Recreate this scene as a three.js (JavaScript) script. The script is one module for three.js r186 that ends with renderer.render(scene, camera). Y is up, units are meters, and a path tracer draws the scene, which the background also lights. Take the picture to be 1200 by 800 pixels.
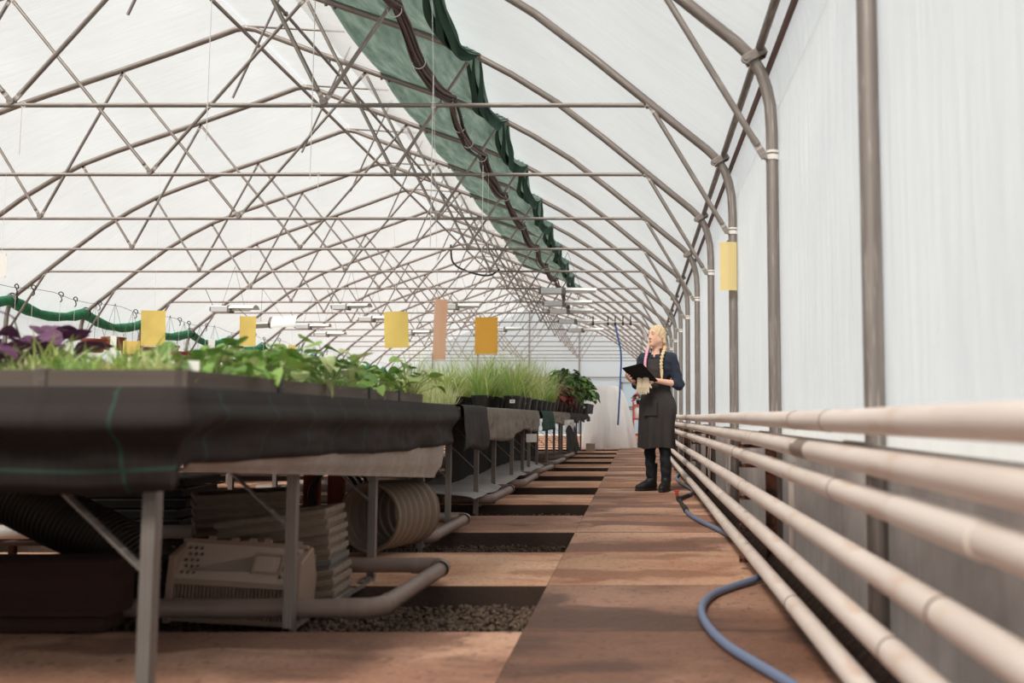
import * as THREE from 'three';
import { mergeGeometries, mergeVertices } from 'three/addons/utils/BufferGeometryUtils.js';
import { RoundedBoxGeometry } from 'three/addons/geometries/RoundedBoxGeometry.js';

// ---------------------------------------------------------------- camera, sky, sun, exposure
const scene = new THREE.Scene();
const EYE = 0.77, FOCAL = 1080;                       // eye height (m), focal length in pixels of the 1200 x 800 frame
const camera = new THREE.PerspectiveCamera(2 * Math.atan(400 / FOCAL) * 180 / Math.PI, 1490 / 800, 0.05, 400);
camera.position.set(0, EYE, 0);
camera.rotation.x = Math.atan(88 / FOCAL);
camera.setViewOffset(1490, 800, 0, 0, 1200, 800);     // the photograph is cropped on its right
camera.focus = 9.4; camera.userData.fStop = 1.7;
camera.updateProjectionMatrix();
scene.add(camera);

scene.background = new THREE.Color(0.74, 0.762, 0.772);  // bright overcast
scene.environment = null;
scene.backgroundIntensity = 1.0;

const sun = new THREE.DirectionalLight(new THREE.Color(1, 0.93, 0.83), 6.3);
sun.position.set(-14, 28, 10); sun.target.position.set(-3, 0, -12);     // a hazy sun, high on the left, behind the camera
sun.shadow.radius = 30; sun.shadow.mapSize.set(2048, 2048);
Object.assign(sun.shadow.camera, { left: -26, right: 26, top: 26, bottom: -26, near: 1, far: 90 });
scene.add(sun, sun.target);

const renderer = new THREE.WebGLRenderer({ antialias: true });
renderer.toneMapping = THREE.LinearToneMapping;
renderer.toneMappingExposure = 1.23;
renderer.shadowMap.enabled = true;

// ---------------------------------------------------------------- helpers
let seed = 20240;
function rnd() { seed = (seed + 0x6d2b79f5) | 0; let t = Math.imul(seed ^ (seed >>> 15), 1 | seed); t = (t + Math.imul(t ^ (t >>> 7), 61 | t)) ^ t; return ((t ^ (t >>> 14)) >>> 0) / 4294967296; }
const rr = (a, b) => a + (b - a) * rnd();
const V = (x, y, z) => new THREE.Vector3(x, y, z);
const clamp = (x, a, b) => Math.min(b, Math.max(a, x));
const lerp = (a, b, t) => a + (b - a) * t;
const sstep = (a, b, x) => { const t = clamp((x - a) / (b - a), 0, 1); return t * t * (3 - 2 * t); };
const taken = new Map();
function numbered(name) { const n = taken.get(name) ?? 0; taken.set(name, n + 1); return n ? `${name}_${String(n).padStart(3, '0')}` : name; }
function tag(o, label, category, group, kind) {
  if (label) o.userData.label = label;
  if (category) o.userData.category = category;
  if (group) o.userData.group = group;
  if (kind) o.userData.kind = kind;
  return o;
}
function thing(name, label, category, [x, y, z] = [0, 0, 0], turn = 0, group) {
  const o = new THREE.Group(); o.name = numbered(name); o.position.set(x, y, z); o.rotation.y = turn;
  scene.add(o); return tag(o, label, category, group);
}
function structure(name, geos, m, parent) {
  const o = obj(name, geos, m, parent); if (!parent) o.userData.kind = 'structure'; return o;
}
function merge(list) {
  const gs = list.flat(9).map((g) => { const c = g.index ? g.toNonIndexed() : g.clone(); for (const k of Object.keys(c.attributes)) if (!['position', 'normal', 'uv'].includes(k)) c.deleteAttribute(k); if (!c.attributes.uv) c.setAttribute('uv', new THREE.BufferAttribute(new Float32Array(c.attributes.position.count * 2), 2)); return c; });
  return gs.length === 1 ? gs[0] : mergeGeometries(gs);
}
function obj(name, geos, m, parent = scene) {
  const g = Array.isArray(geos) ? merge(geos) : geos;
  const o = new THREE.Mesh(g, m); o.name = parent === scene ? numbered(name) : name; parent.add(o); return o;
}
function copy(o, [x, y, z], turn = 0, label, group) {
  const c = o.clone(); c.name = numbered(o.name.replace(/_\d{3}$/, '')); c.position.set(x, y, z); c.rotation.y = turn; scene.add(c);
  c.userData = { ...o.userData }; return tag(c, label, null, group);
}
const UPV = V(0, 1, 0);
function bar(a, b, r, seg = 8, r2 = r) {               // a round bar from a to b
  const A = V(...a), B = V(...b), d = B.clone().sub(A), L = d.length();
  const g = new THREE.CylinderGeometry(r2, r, L, seg, 1);
  const uv = g.attributes.uv; for (let i = 0; i < uv.count; i++) uv.setXY(i, uv.getX(i) * r * 6.283, uv.getY(i) * L);
  g.applyQuaternion(new THREE.Quaternion().setFromUnitVectors(UPV, d.normalize()));
  g.translate((A.x + B.x) / 2, (A.y + B.y) / 2, (A.z + B.z) / 2); return g;
}
function flatBar(a, b, w, t, up = V(0, 1, 0)) {        // a flat bar: width w across (in up's plane), thickness t
  const A = V(...a), B = V(...b), d = B.clone().sub(A), L = d.length(); d.normalize();
  const side = new THREE.Vector3().crossVectors(up, d).normalize(), u = new THREE.Vector3().crossVectors(d, side);
  const g = box(t, w, L); g.applyMatrix4(new THREE.Matrix4().makeBasis(side, u, d).setPosition(A.add(B).multiplyScalar(0.5))); return g;
}
function box(w, h, d, x = 0, y = 0, z = 0) {
  const g = new THREE.BoxGeometry(w, h, d), p = g.attributes.position, n = g.attributes.normal, uv = g.attributes.uv;
  for (let i = 0; i < p.count; i++) {
    const ax = Math.abs(n.getX(i)), ay = Math.abs(n.getY(i));
    if (ay > 0.5) uv.setXY(i, p.getX(i) + x, p.getZ(i) + z); else if (ax > 0.5) uv.setXY(i, p.getZ(i) + z, p.getY(i) + y); else uv.setXY(i, p.getX(i) + x, p.getY(i) + y);
  }
  return g.translate(x, y, z);
}
function rbox(w, h, d, r, x = 0, y = 0, z = 0, seg = 2) { return new RoundedBoxGeometry(w, h, d, seg, r).translate(x, y, z); }
function path(pts, r, seg = 8, per = 6, closed = false) {
  const c = new THREE.CatmullRomCurve3(pts.map((p) => V(...p)), closed, 'centripetal');
  return new THREE.TubeGeometry(c, Math.max(2, pts.length * per), r, seg, closed);
}
function polyTube(pts, r, seg = 10) {                  // a tube whose rings sit exactly on the given points
  const P = pts.map((p) => V(...p)), pos = [], nor = [], uv = [], idx = []; let L = 0, side0 = null;
  P.forEach((p, i) => {
    const t = P[Math.min(i + 1, P.length - 1)].clone().sub(P[Math.max(i - 1, 0)]).normalize();
    if (!side0) side0 = Math.abs(t.y) > 0.9 ? V(1, 0, 0) : V(0, 1, 0);
    const a = side0.clone().addScaledVector(t, -side0.dot(t)).normalize(), b = new THREE.Vector3().crossVectors(t, a); side0 = a;
    if (i) L += p.distanceTo(P[i - 1]);
    const R = typeof r === 'function' ? r(i / (P.length - 1), i) : r;
    for (let k = 0; k <= seg; k++) {
      const w = k / seg * Math.PI * 2, n = a.clone().multiplyScalar(Math.cos(w)).addScaledVector(b, Math.sin(w));
      pos.push(p.x + n.x * R, p.y + n.y * R, p.z + n.z * R); nor.push(n.x, n.y, n.z); uv.push(k / seg * R * 6.283, L);
    }
    if (i) for (let k = 0; k < seg; k++) { const q = (i - 1) * (seg + 1) + k, s = q + seg + 1; idx.push(q, q + 1, s, s, q + 1, s + 1); }
  });
  const g = new THREE.BufferGeometry(); g.setAttribute('position', new THREE.Float32BufferAttribute(pos, 3)); g.setAttribute('normal', new THREE.Float32BufferAttribute(nor, 3)); g.setAttribute('uv', new THREE.Float32BufferAttribute(uv, 2)); g.setIndex(idx); if (typeof r === 'function') ribNormals(g, seg); return g;
}
function ribNormals(g, seg) {                          // normals of a ribbed tube, its seam closed
  g.computeVertexNormals(); const n = g.attributes.normal; for (let i = 0; i < n.count; i += seg + 1) { const x = n.getX(i) + n.getX(i + seg), y = n.getY(i) + n.getY(i + seg), z = n.getZ(i) + n.getZ(i + seg), L = Math.hypot(x, y, z) || 1; n.setXYZ(i, x / L, y / L, z / L); n.setXYZ(i + seg, x / L, y / L, z / L); }
}
function grid(nu, nv, fn, uvfn) {                      // a sheet of nu x nv cells, fn(u, v) -> [x, y, z]
  const pos = [], uv = [], idx = [];
  for (let j = 0; j <= nv; j++) for (let i = 0; i <= nu; i++) { const u = i / nu, v = j / nv; pos.push(...fn(u, v)); uv.push(...(uvfn ? uvfn(u, v) : [u, v])); }
  for (let j = 0; j < nv; j++) for (let i = 0; i < nu; i++) { const a = j * (nu + 1) + i, b = a + nu + 1; idx.push(a, a + 1, b, b, a + 1, b + 1); }
  const g = new THREE.BufferGeometry(); g.setAttribute('position', new THREE.Float32BufferAttribute(pos, 3)); g.setAttribute('uv', new THREE.Float32BufferAttribute(uv, 2)); g.setIndex(idx); g.computeVertexNormals(); return g;
}
function lathe(pts, seg = 20) { return new THREE.LatheGeometry(pts.map(([x, y]) => new THREE.Vector2(x, y)), seg); }
const place = (g, x, y, z, ry = 0, rx = 0, rz = 0) => g.applyMatrix4(new THREE.Matrix4().compose(V(x, y, z), new THREE.Quaternion().setFromEuler(new THREE.Euler(rx, ry, rz, 'YXZ')), V(1, 1, 1)));
const ORD = ['first', 'second', 'third', 'fourth', 'fifth', 'sixth', 'seventh', 'eighth', 'ninth', 'tenth', 'eleventh', 'twelfth', 'thirteenth', 'fourteenth', 'fifteenth', 'sixteenth', 'seventeenth', 'eighteenth', 'nineteenth', 'twentieth', 'twenty-first', 'twenty-second', 'twenty-third', 'twenty-fourth', 'twenty-fifth', 'twenty-sixth', 'twenty-seventh', 'twenty-eighth', 'twenty-ninth', 'thirtieth'];

// noise
const HT = new Float32Array(65536); for (let i = 0; i < 65536; i++) HT[i] = rnd();
const hash2 = (x, y) => HT[((x & 255) * 256 + (y & 255)) & 65535];
function vnoise(x, y, px = 256, py = 256) {            // value noise with periods px, py
  const x0 = Math.floor(x), y0 = Math.floor(y), fx = x - x0, fy = y - y0, sx = fx * fx * (3 - 2 * fx), sy = fy * fy * (3 - 2 * fy), m = (a, n) => ((a % n) + n) % n;
  const a = hash2(m(x0, px), m(y0, py)), b = hash2(m(x0 + 1, px), m(y0, py)), c = hash2(m(x0, px), m(y0 + 1, py)), d = hash2(m(x0 + 1, px), m(y0 + 1, py));
  return lerp(lerp(a, b, sx), lerp(c, d, sx), sy);
}
function fbm(x, y, oct = 4, px = 256, py = 256) { let s = 0, a = 0.5, n = 0; for (let i = 0; i < oct; i++) { s += a * vnoise(x, y, px, py); n += a; a *= 0.5; x *= 2; y *= 2; px = Math.min(px * 2, 256); py = Math.min(py * 2, 256); } return s / n; }
function texture(n, h, fn, color = true, metres = [1, 1]) {
  const d = new Uint8Array(n * h * 4);
  for (let j = 0; j < h; j++) for (let i = 0; i < n; i++) { const c = fn(i / n, j / h), o = (j * n + i) * 4; const q = Array.isArray(c) ? c : [c, c, c]; d[o] = clamp(q[0], 0, 1) * 255; d[o + 1] = clamp(q[1], 0, 1) * 255; d[o + 2] = clamp(q[2], 0, 1) * 255; d[o + 3] = 255; }
  const t = new THREE.DataTexture(d, n, h); t.wrapS = t.wrapT = THREE.RepeatWrapping; t.magFilter = THREE.LinearFilter; t.minFilter = THREE.LinearMipmapLinearFilter; t.generateMipmaps = true;
  if (color) t.colorSpace = THREE.SRGBColorSpace; t.repeat.set(1 / metres[0], 1 / metres[1]); t.needsUpdate = true; return t;
}
const mix3 = (a, b, t) => [lerp(a[0], b[0], t), lerp(a[1], b[1], t), lerp(a[2], b[2], t)];
const hex = (h) => [((h >> 16) & 255) / 255, ((h >> 8) & 255) / 255, (h & 255) / 255];

// ---------------------------------------------------------------- materials
const std = (o) => new THREE.MeshStandardMaterial({ side: THREE.DoubleSide, roughness: 0.8, ...o });
const phys = (o) => new THREE.MeshPhysicalMaterial({ side: THREE.DoubleSide, roughness: 0.8, ...o });
const M = {};
{
  const galv = texture(256, 512, (u, v) => mix3(mix3(hex(0x6f6661), hex(0xa19893), fbm(u * 24, v * 3, 4, 24, 3)), hex(0xcdc5bf), sstep(0.62, 0.8, fbm(u * 40, v * 8, 4, 40, 8)) * 0.6), true, [0.42, 1.6]);
  const galvR = texture(128, 128, (u, v) => 0.38 + 0.3 * fbm(u * 8, v * 8, 4, 8, 8), false, [0.4, 0.4]);
  M.steel = std({ map: galv, roughnessMap: galvR, roughness: 1, metalness: 0.45 });
  M.steelDark = std({ color: 0x6a605b, roughness: 0.55, metalness: 0.4 });
  M.maroon = std({ color: 0x5a3a34, roughness: 0.7 });
  M.bandWhite = std({ color: 0xdedad6, roughness: 0.6 });
  const filmB = texture(512, 512, (u, v) => { const w = fbm(u * 6 + 0.8 * fbm(u * 3, v * 3, 2, 3, 3), v * 2, 4, 6, 2); const r = Math.abs(fbm(u * 24, v * 3, 3, 24, 3) - 0.5) * 2; return 0.5 * w + 0.5 * r; }, false, [2, 2]);
  const filmC = texture(512, 512, (u, v) => mix3(hex(0xeceeee), hex(0xf6f8f8), sstep(0.1, 0.9, 0.6 * fbm(u * 4, v * 4, 4, 4, 4) + 0.4 * fbm(u * 40, v * 5, 3, 40, 5))), true, [2, 2]);
  M.film = phys({ map: filmC, bumpMap: filmB, bumpScale: 0.014, roughness: 0.5, transmission: 0.62, thickness: 0, specularIntensity: 0.2 });
  M.filmEnd = phys({ color: 0xc4cbd0, bumpMap: filmB, bumpScale: 0.014, roughness: 1, transmission: 0.5, thickness: 0, specularIntensity: 0.2 });
  const lowC = texture(512, 512, (u, v) => { const s = fbm(u * 60, v * 6, 3, 60, 6), w = 0.5 + 0.5 * Math.sin(u * 512 * 0.8) * Math.sin(v * 512 * 0.8); return mix3(hex(0x746a66), hex(0xc8bdb6), clamp(1.1 * fbm(u * 4 + 2 * v, v * 5, 5, 4, 5) - 0.1 + 0.15 * (s - 0.5) + 0.12 * w, 0, 1)); }, true, [1.5, 1.5]);
  M.filmLow = phys({ map: lowC, bumpMap: filmB, bumpScale: 0.02, roughness: 1, transmission: 0.45, thickness: 0, specularIntensity: 0.2 });
  M.tarp = phys({ color: 0xfdfdfd, bumpMap: filmB, bumpScale: 0.02, roughness: 0.8, transmission: 0.5, thickness: 0, specularIntensity: 0.4 });

  // concrete: warm brown, trodden and wet-stained
  const conc = (lo, mid, hi, ph) => texture(1024, 1024, (u, v) => {
    const a = fbm(u * 4 + ph, v * 5 + ph, 6, 4, 5), st = fbm(u * 3 + ph + 1.5 * a, v * 7 + 0.8 * a, 6, 3, 7), f = fbm(u * 90, v * 90, 2, 90, 90);
    let c = mix3(mid, hi, sstep(0.35, 0.7, a)); c = mix3(c, lo, sstep(0.5, 0.66, st) * 0.6);
    if (f > 0.78) c = mix3(c, lo, 0.45); return mix3(c, [c[0] * 0.85, c[1] * 0.85, c[2] * 0.85], fbm(u * 180, v * 180, 2, 180, 180));
  }, true, [2.2, 2.2]);
  const concB = texture(512, 512, (u, v) => 0.6 * fbm(u * 14, v * 14, 5, 14, 14) + 0.4 * fbm(u * 80, v * 80, 2, 80, 80), false, [1.1, 1.1]);
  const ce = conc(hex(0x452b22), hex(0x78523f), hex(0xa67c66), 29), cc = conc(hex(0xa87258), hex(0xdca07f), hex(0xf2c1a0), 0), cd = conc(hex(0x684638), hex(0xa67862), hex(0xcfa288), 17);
  M.slabLight = std({ map: cc, bumpMap: concB, bumpScale: 0.006, roughness: 0.9 });  // pale tone raised to stand in for sunlight on the cross slabs
  M.slabSunBand = std({ map: cc, color: 0xd6d2d0, bumpMap: concB, bumpScale: 0.006, roughness: 0.9 });  // sun bands across the path, put into a paler concrete colour
  M.slabMid = std({ map: cd, bumpMap: concB, bumpScale: 0.006, roughness: 0.82 });
  M.slabWet = std({ map: ce, bumpMap: concB, bumpScale: 0.006, roughness: 0.6 });
  M.slabSide = std({ color: 0x4d3c34, bumpMap: concB, bumpScale: 0.006, roughness: 1 });
  M.soil = std({ map: texture(256, 256, (u, v) => mix3(hex(0x2a1d18), hex(0x5b4436), fbm(u * 20, v * 20, 4, 20, 20)), true, [0.8, 0.8]), bumpMap: concB, bumpScale: 0.02, roughness: 1 });
  M.ground = std({ color: 0xb6b4b1, roughness: 1 });   // pale ground outside
  M.stone = [0x6e5c50, 0x5a4a40, 0x8a7768, 0x43362f].map((c) => std({ color: c, roughness: 0.95 }));

  const pvc = texture(512, 512, (u, v) => { const g = fbm(u * 5, v * 9, 5, 5, 9); return mix3(mix3(hex(0xcfbfb6), hex(0xe6d9d2), fbm(u * 3, v * 3, 3, 3, 3)), hex(0xc4a28b), sstep(0.56, 0.85, g) * 0.5); }, true, [0.3, 1.3]);
  M.pipeWhite = std({ map: pvc, roughness: 0.5 });
  M.pipeSleeve = std({ color: 0xdfd3cb, roughness: 0.45 });
  M.pipeGrey = std({ map: pvc, color: 0x9d918c, roughness: 0.5 });
  M.pipeDim = std({ color: 0xb9b1ae, roughness: 0.5 });
  const rust = texture(256, 256, (u, v) => mix3(hex(0x2e1d18), hex(0x6b3f30), sstep(0.3, 0.7, fbm(u * 8, v * 8, 5, 8, 8))), true, [0.3, 0.3]);
  M.rust = std({ map: rust, roughness: 0.95, metalness: 0.1 });
  M.hose = std({ color: 0x68748f, roughness: 0.45 });
  M.hoseBlue = std({ color: 0x33578f, roughness: 0.45 });
  M.blackPlastic = std({ color: 0x1d1a1a, roughness: 0.55 });
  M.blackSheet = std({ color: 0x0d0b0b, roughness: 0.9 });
  M.potBlack = std({ color: 0x231f1f, roughness: 0.5 });
  M.potRed = std({ color: 0x8a4436, roughness: 0.75 });
  M.label = std({ color: 0xf0eeea, roughness: 0.6 });
  M.print = std({ color: 0x55565c, roughness: 0.7 });

  M.sheetMetal = std({ map: texture(256, 256, (u, v) => mix3(hex(0x8f857e), hex(0xc9c0b8), 0.6 * fbm(u * 6, v * 6, 4, 6, 6) + 0.4 * fbm(u * 60, v * 60, 2, 60, 60)), true, [0.5, 0.5]), roughness: 0.6, metalness: 0.25 });
  M.filmDirty = phys({ color: 0xa8a09a, bumpMap: filmB, bumpScale: 0.02, roughness: 0.9, transmission: 0.3, thickness: 0 });
  // woven ground-cover cloth with green guide threads every third of a metre
  const cloth = (lo, hi, greens) => texture(1024, 1024, (u, v) => {
    const w = 0.5 + 0.25 * (Math.sin(u * 640 * 1.5708) + Math.sin(v * 640 * 1.5708)); let c = mix3(lo, hi, 0.55 * fbm(u * 10, v * 10, 4, 10, 10) + 0.3 * fbm(u * 120, v * 8, 2, 120, 8) + 0.15 * w);
    const near = (x, at, wd) => 1 - sstep(wd * 0.4, wd, Math.abs(x - at));
    const g = Math.max(near((u * 3) % 1, 0.5, 0.022), near(v, 0.23, 0.008)); return mix3(c, greens, g * 0.75);
  }, true, [1, 1]);
  M.clothDark = std({ map: cloth(hex(0x110a09), hex(0x332623), hex(0x274a3d)), roughness: 0.85 });
  M.clothFaded = std({ map: cloth(hex(0x62584f), hex(0x93877b), hex(0x6f8577)), roughness: 0.95 });
  const shade = texture(512, 512, (u, v) => { const w = 0.5 + 0.5 * Math.sin(u * 512 * 0.6) * Math.sin(v * 512 * 0.6); return mix3(hex(0x566d62), hex(0xa2b5ab), clamp(1.2 * fbm(u * 5, v * 18, 5, 5, 18) - 0.15 + 0.2 * w, 0, 1)); }, true, [1.4, 1.4]);
  M.shadeCloth = phys({ map: shade, roughness: 1, transmission: 0.45, thickness: 0, specularIntensity: 0.1 });
  M.shadeDark = phys({ color: 0x3f564b, roughness: 1, transmission: 0.25, thickness: 0, specularIntensity: 0.1 });
  M.netGreen = std({ map: texture(256, 256, (u, v) => mix3(hex(0x1f5a3c), hex(0x3c8a62), fbm(u * 20, v * 8, 4, 20, 8)), true, [0.4, 0.4]), roughness: 0.95 });
  M.cable = std({ color: 0x3a2a28, roughness: 0.7 });
  M.cableBrown = std({ color: 0x5c433d, roughness: 0.7 });
  M.string = std({ color: 0xe9e7e4, roughness: 0.9 });
  const wood = (lo, hi) => texture(512, 256, (u, v) => mix3(lo, hi, 0.5 * fbm(u * 3 + 4 * fbm(u * 2, v * 6, 2, 2, 6), v * 40, 4, 3, 40) + 0.5 * fbm(u * 4, v * 4, 3, 4, 4)), true, [1.2, 0.6]);
  M.woodDark = std({ map: wood(hex(0x26150f), hex(0x4a2a20)), roughness: 0.9 });
  M.woodGrey = std({ map: wood(hex(0x4d433e), hex(0x7c716a)), roughness: 0.95 });
  M.foam = std({ map: texture(256, 256, (u, v) => mix3(hex(0x7b6a5d), hex(0x978473), fbm(u * 30, v * 30, 3, 30, 30)), true, [0.5, 0.5]), roughness: 0.9 });
  M.foamGrey = std({ color: 0x6d6662, roughness: 0.9 });
  M.crate = std({ color: 0x9c8372, roughness: 0.6 });
  M.crateWhite = std({ color: 0xb3a193, roughness: 0.55 });
  M.duct = std({ color: 0x857669, roughness: 0.75 });
  M.ductBlack = std({ color: 0x3a302b, roughness: 0.5 });
  M.zinc = std({ map: galv, color: 0xd8d2cc, roughness: 0.5, metalness: 0.5 });
  M.cardYellow = phys({ color: 0xffdf7c, roughness: 0.9, transmission: 0.5, thickness: 0 });
  M.cardOrange = phys({ color: 0xffbc4c, roughness: 0.9, transmission: 0.5, thickness: 0 });
  M.cardPale = phys({ color: 0xffe7a4, roughness: 0.9, transmission: 0.5, thickness: 0 });
  M.cardPeach = phys({ color: 0xffc9a4, roughness: 0.9, transmission: 0.5, thickness: 0 });
  M.alu = std({ color: 0xd6d6d6, roughness: 0.4, metalness: 0.5 });
  M.lampWhite = std({ color: 0xeeeeee, roughness: 0.5 });
  M.dark = std({ color: 0x2a2727, roughness: 0.7 });
  M.lampCap = std({ color: 0x77726f, roughness: 0.6 });
  M.red = std({ color: 0xb23a24, roughness: 0.6 });
  const leaf = (c, t = 0.35, r = 0.55) => phys({ color: c, roughness: r, transmission: t, thickness: 0, specularIntensity: 0.6 });
  M.leaf = [0x8fba5c, 0xaccf70, 0x789f50, 0xd6e0a0].map((c) => leaf(c, 0.4));
  M.grass = [0xb4cf7c, 0xccd98a, 0x9dbb6a].map((c) => leaf(c, 0.45, 0.6));
  M.grassYellow = leaf(0xe2da94, 0.45, 0.6);
  M.grassFine = leaf(0xd9dda6, 0.45, 0.7);
  M.leafPurple = leaf(0x6b3f62, 0.2, 0.6);
  M.leafRed = leaf(0x8a2a36, 0.25, 0.5);
  M.leafDark = [0x3f5a2e, 0x566f3a].map((c) => leaf(c, 0.2, 0.4));
  M.stem = std({ color: 0x74804a, roughness: 0.8 });
  M.skin = phys({ color: 0xe2b39d, roughness: 0.6, specularIntensity: 0.5 });
  M.hair = std({ map: texture(256, 256, (u, v) => mix3(hex(0xb9996f), hex(0xead6b4), fbm(u * 40, v * 5, 4, 40, 5)), true, [0.15, 0.15]), roughness: 0.6 });
  M.hairPink = std({ color: 0xdb9db4, roughness: 0.6 });
  M.navy = std({ color: 0x232a3a, roughness: 0.9 });
  M.apron = std({ color: 0xd0c8c8, map: texture(256, 256, (u, v) => mix3(hex(0x343031), hex(0x4a4545), 0.6 * fbm(u * 8, v * 8, 4, 8, 8) + 0.4 * fbm(u * 90, v * 90, 2, 90, 90)), true, [0.5, 0.5]), roughness: 0.85 });
  M.jeans = std({ color: 0x1c1e26, roughness: 0.95 });
  M.boot = std({ color: 0x171415, roughness: 0.6 });
  M.glove = std({ color: 0xc8b79f, roughness: 0.95 });
}

// ---------------------------------------------------------------- the setting: floor, film walls, film roof
const CX = -4.72, HALF = 5.445, XR = CX + HALF, XL = CX - HALF;       // ridge line and the two rows of posts
const NEAR = -4, FAR = 40.8;                                         // the house runs from behind the camera to its end wall (depths)
const TRUSS = []; for (let d = 2.8; d < 39; d += 2) TRUSS.push(d);
const PROFILE = [[5.445, 0], [5.445, 1.2], [5.445, 2.28], [5.438, 2.42], [5.418, 2.52], [5.39, 2.605], [5.34, 2.69], [5.26, 2.77], [5.07, 2.925], [4.8, 3.15], [4.4, 3.48], [3.95, 3.83], [3.5, 4.115], [3.1, 4.33], [2.65, 4.51], [2.3, 4.635], [1.9, 4.775], [1.5, 4.915], [0.8, 5.17], [0.3, 5.36], [0.12, 5.43], [0, 5.45]];
const roofY = (o) => { o = Math.abs(o); for (let i = 3; i < PROFILE.length - 1; i++) { const [a, ya] = PROFILE[i], [b, yb] = PROFILE[i + 1]; if (o <= a && o >= b) return lerp(ya, yb, (a - o) / (a - b)); } return 2.5; };
function outer(off, from, to) {                                       // the profile moved outwards by off, points from..to of PROFILE, side +
  const eave = [0, 0, 0, 0.012, 0.03, 0.04, 0.044, 0.038, 0.022, 0.008];
  const off0 = off; return PROFILE.slice(from, to + 1).map(([o, y], k) => { off = off0 + (eave[k + from] ?? 0);
    const i = k + from, p = PROFILE[Math.max(i - 1, 0)], q = PROFILE[Math.min(i + 1, PROFILE.length - 1)], tx = q[0] - p[0], ty = q[1] - p[1], L = Math.hypot(tx, ty);
    return i === PROFILE.length - 1 ? [0, y + off] : [o + off * ty / L, y - off * tx / L];
  });
}
function filmSheet(pts, side, d0, d1, nz, ripple = 0) {
  const acc = [0]; pts.forEach((p, i) => { if (i) acc.push(acc[i - 1] + Math.hypot(p[0] - pts[i - 1][0], p[1] - pts[i - 1][1])); });
  return grid(nz, pts.length - 1, (u, v) => { const [o, y] = pts[Math.round(v * (pts.length - 1))], d = lerp(d0, d1, u), r = ripple * (fbm(d * 1.3 + 3, y * 2.1, 3) - 0.5); return [CX + side * (o + r), y, -d]; }, (u, v) => [lerp(d0, d1, u), acc[Math.round(v * (pts.length - 1))]]);
}
const LAST = PROFILE.length - 1;
{
  // film hugs the outside of the tubes
  const roofPts = outer(0.042, 3, LAST), rightPts = outer(0.042, 3, 17).concat([[1.2, outer(0.042, 17, 18)[0][1] + 0.106]]);
  const roof = structure('ceiling', filmSheet(roofPts, -1, NEAR, FAR, 180), M.film);
  obj('roof_film', filmSheet(rightPts, 1, NEAR, FAR, 180), M.film, roof);
  const wr = structure('wall_right', grid(220, 14, (u, v) => { const d = lerp(NEAR, FAR, u), y = lerp(0.62, 2.43, v); return [XR + 0.04 + 0.012 * (fbm(d * 2.2, y * 0.8, 3) - 0.5) * 2 * Math.sin(Math.PI * v), y, -d]; }, (u, v) => [lerp(NEAR, FAR, u), lerp(0.62, 2.43, v)]), M.film);
  obj('lower_sheet', grid(330, 10, (u, v) => { const d = lerp(NEAR, FAR, u), y = lerp(-0.02, 0.66, v), ph = ((d - 0.8) / 2) % 1; return [XR + 0.043 + 0.02 * Math.sin(ph * Math.PI) * (1 - v) + 0.014 * (fbm(d * 3, y * 2, 3) - 0.5), y, -d]; }, (u, v) => [lerp(NEAR, FAR, u), lerp(-0.02, 0.66, v)]), M.filmLow, wr);
  structure('wall_left', grid(120, 6, (u, v) => [XL - 0.04, lerp(-0.02, 2.43, v), -lerp(NEAR, FAR, u)], (u, v) => [lerp(NEAR, FAR, u), v * 2.45]), M.film);
  for (const [nm, d] of [['wall_back', FAR], ['wall_front', NEAR]]) {
    const s = new THREE.Shape(); const pts = outer(0.042, 0, LAST); s.moveTo(CX - pts[0][0], -0.02);
    pts.forEach(([o, y]) => s.lineTo(CX - o, y)); [...pts].reverse().forEach(([o, y]) => s.lineTo(CX + o, y)); s.lineTo(CX + pts[0][0], -0.02);
    structure(nm, new THREE.ShapeGeometry(s).translate(0, 0, -d), d > 0 ? M.filmEnd : M.film);
  }
  // end wall door and studs
  const dr = structure('door_1', [box(0.06, 2.3, 0.06, -0.62, 1.15, -FAR + 0.06), box(0.06, 2.3, 0.06, 0.42, 1.15, -FAR + 0.06), box(1.1, 0.06, 0.06, -0.1, 2.27, -FAR + 0.06), box(1.0, 0.05, 0.05, -0.1, 1.1, -FAR + 0.06)], M.steel);
  obj('door_panel', box(0.98, 2.2, 0.02, -0.1, 1.12, -FAR + 0.05), phys({ color: 0xd9e6ee, roughness: 0.8, transmission: 0.6, thickness: 0 }), dr);
  structure('trim_1', [...[-2.5, -4.72, -7, -9].map((x) => bar([x, 0, -FAR + 0.08], [x, roofY(x - CX), -FAR + 0.08], 0.03)), bar([XL, 1.2, -FAR + 0.08], [XR, 1.2, -FAR + 0.08], 0.03), bar([XL, 2.5, -FAR + 0.08], [XR, 2.5, -FAR + 0.08], 0.03)], M.steel);
  // outside
  structure('ground', box(160, 0.1, 160, 0, -0.4, -18), M.ground);
}
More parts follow.
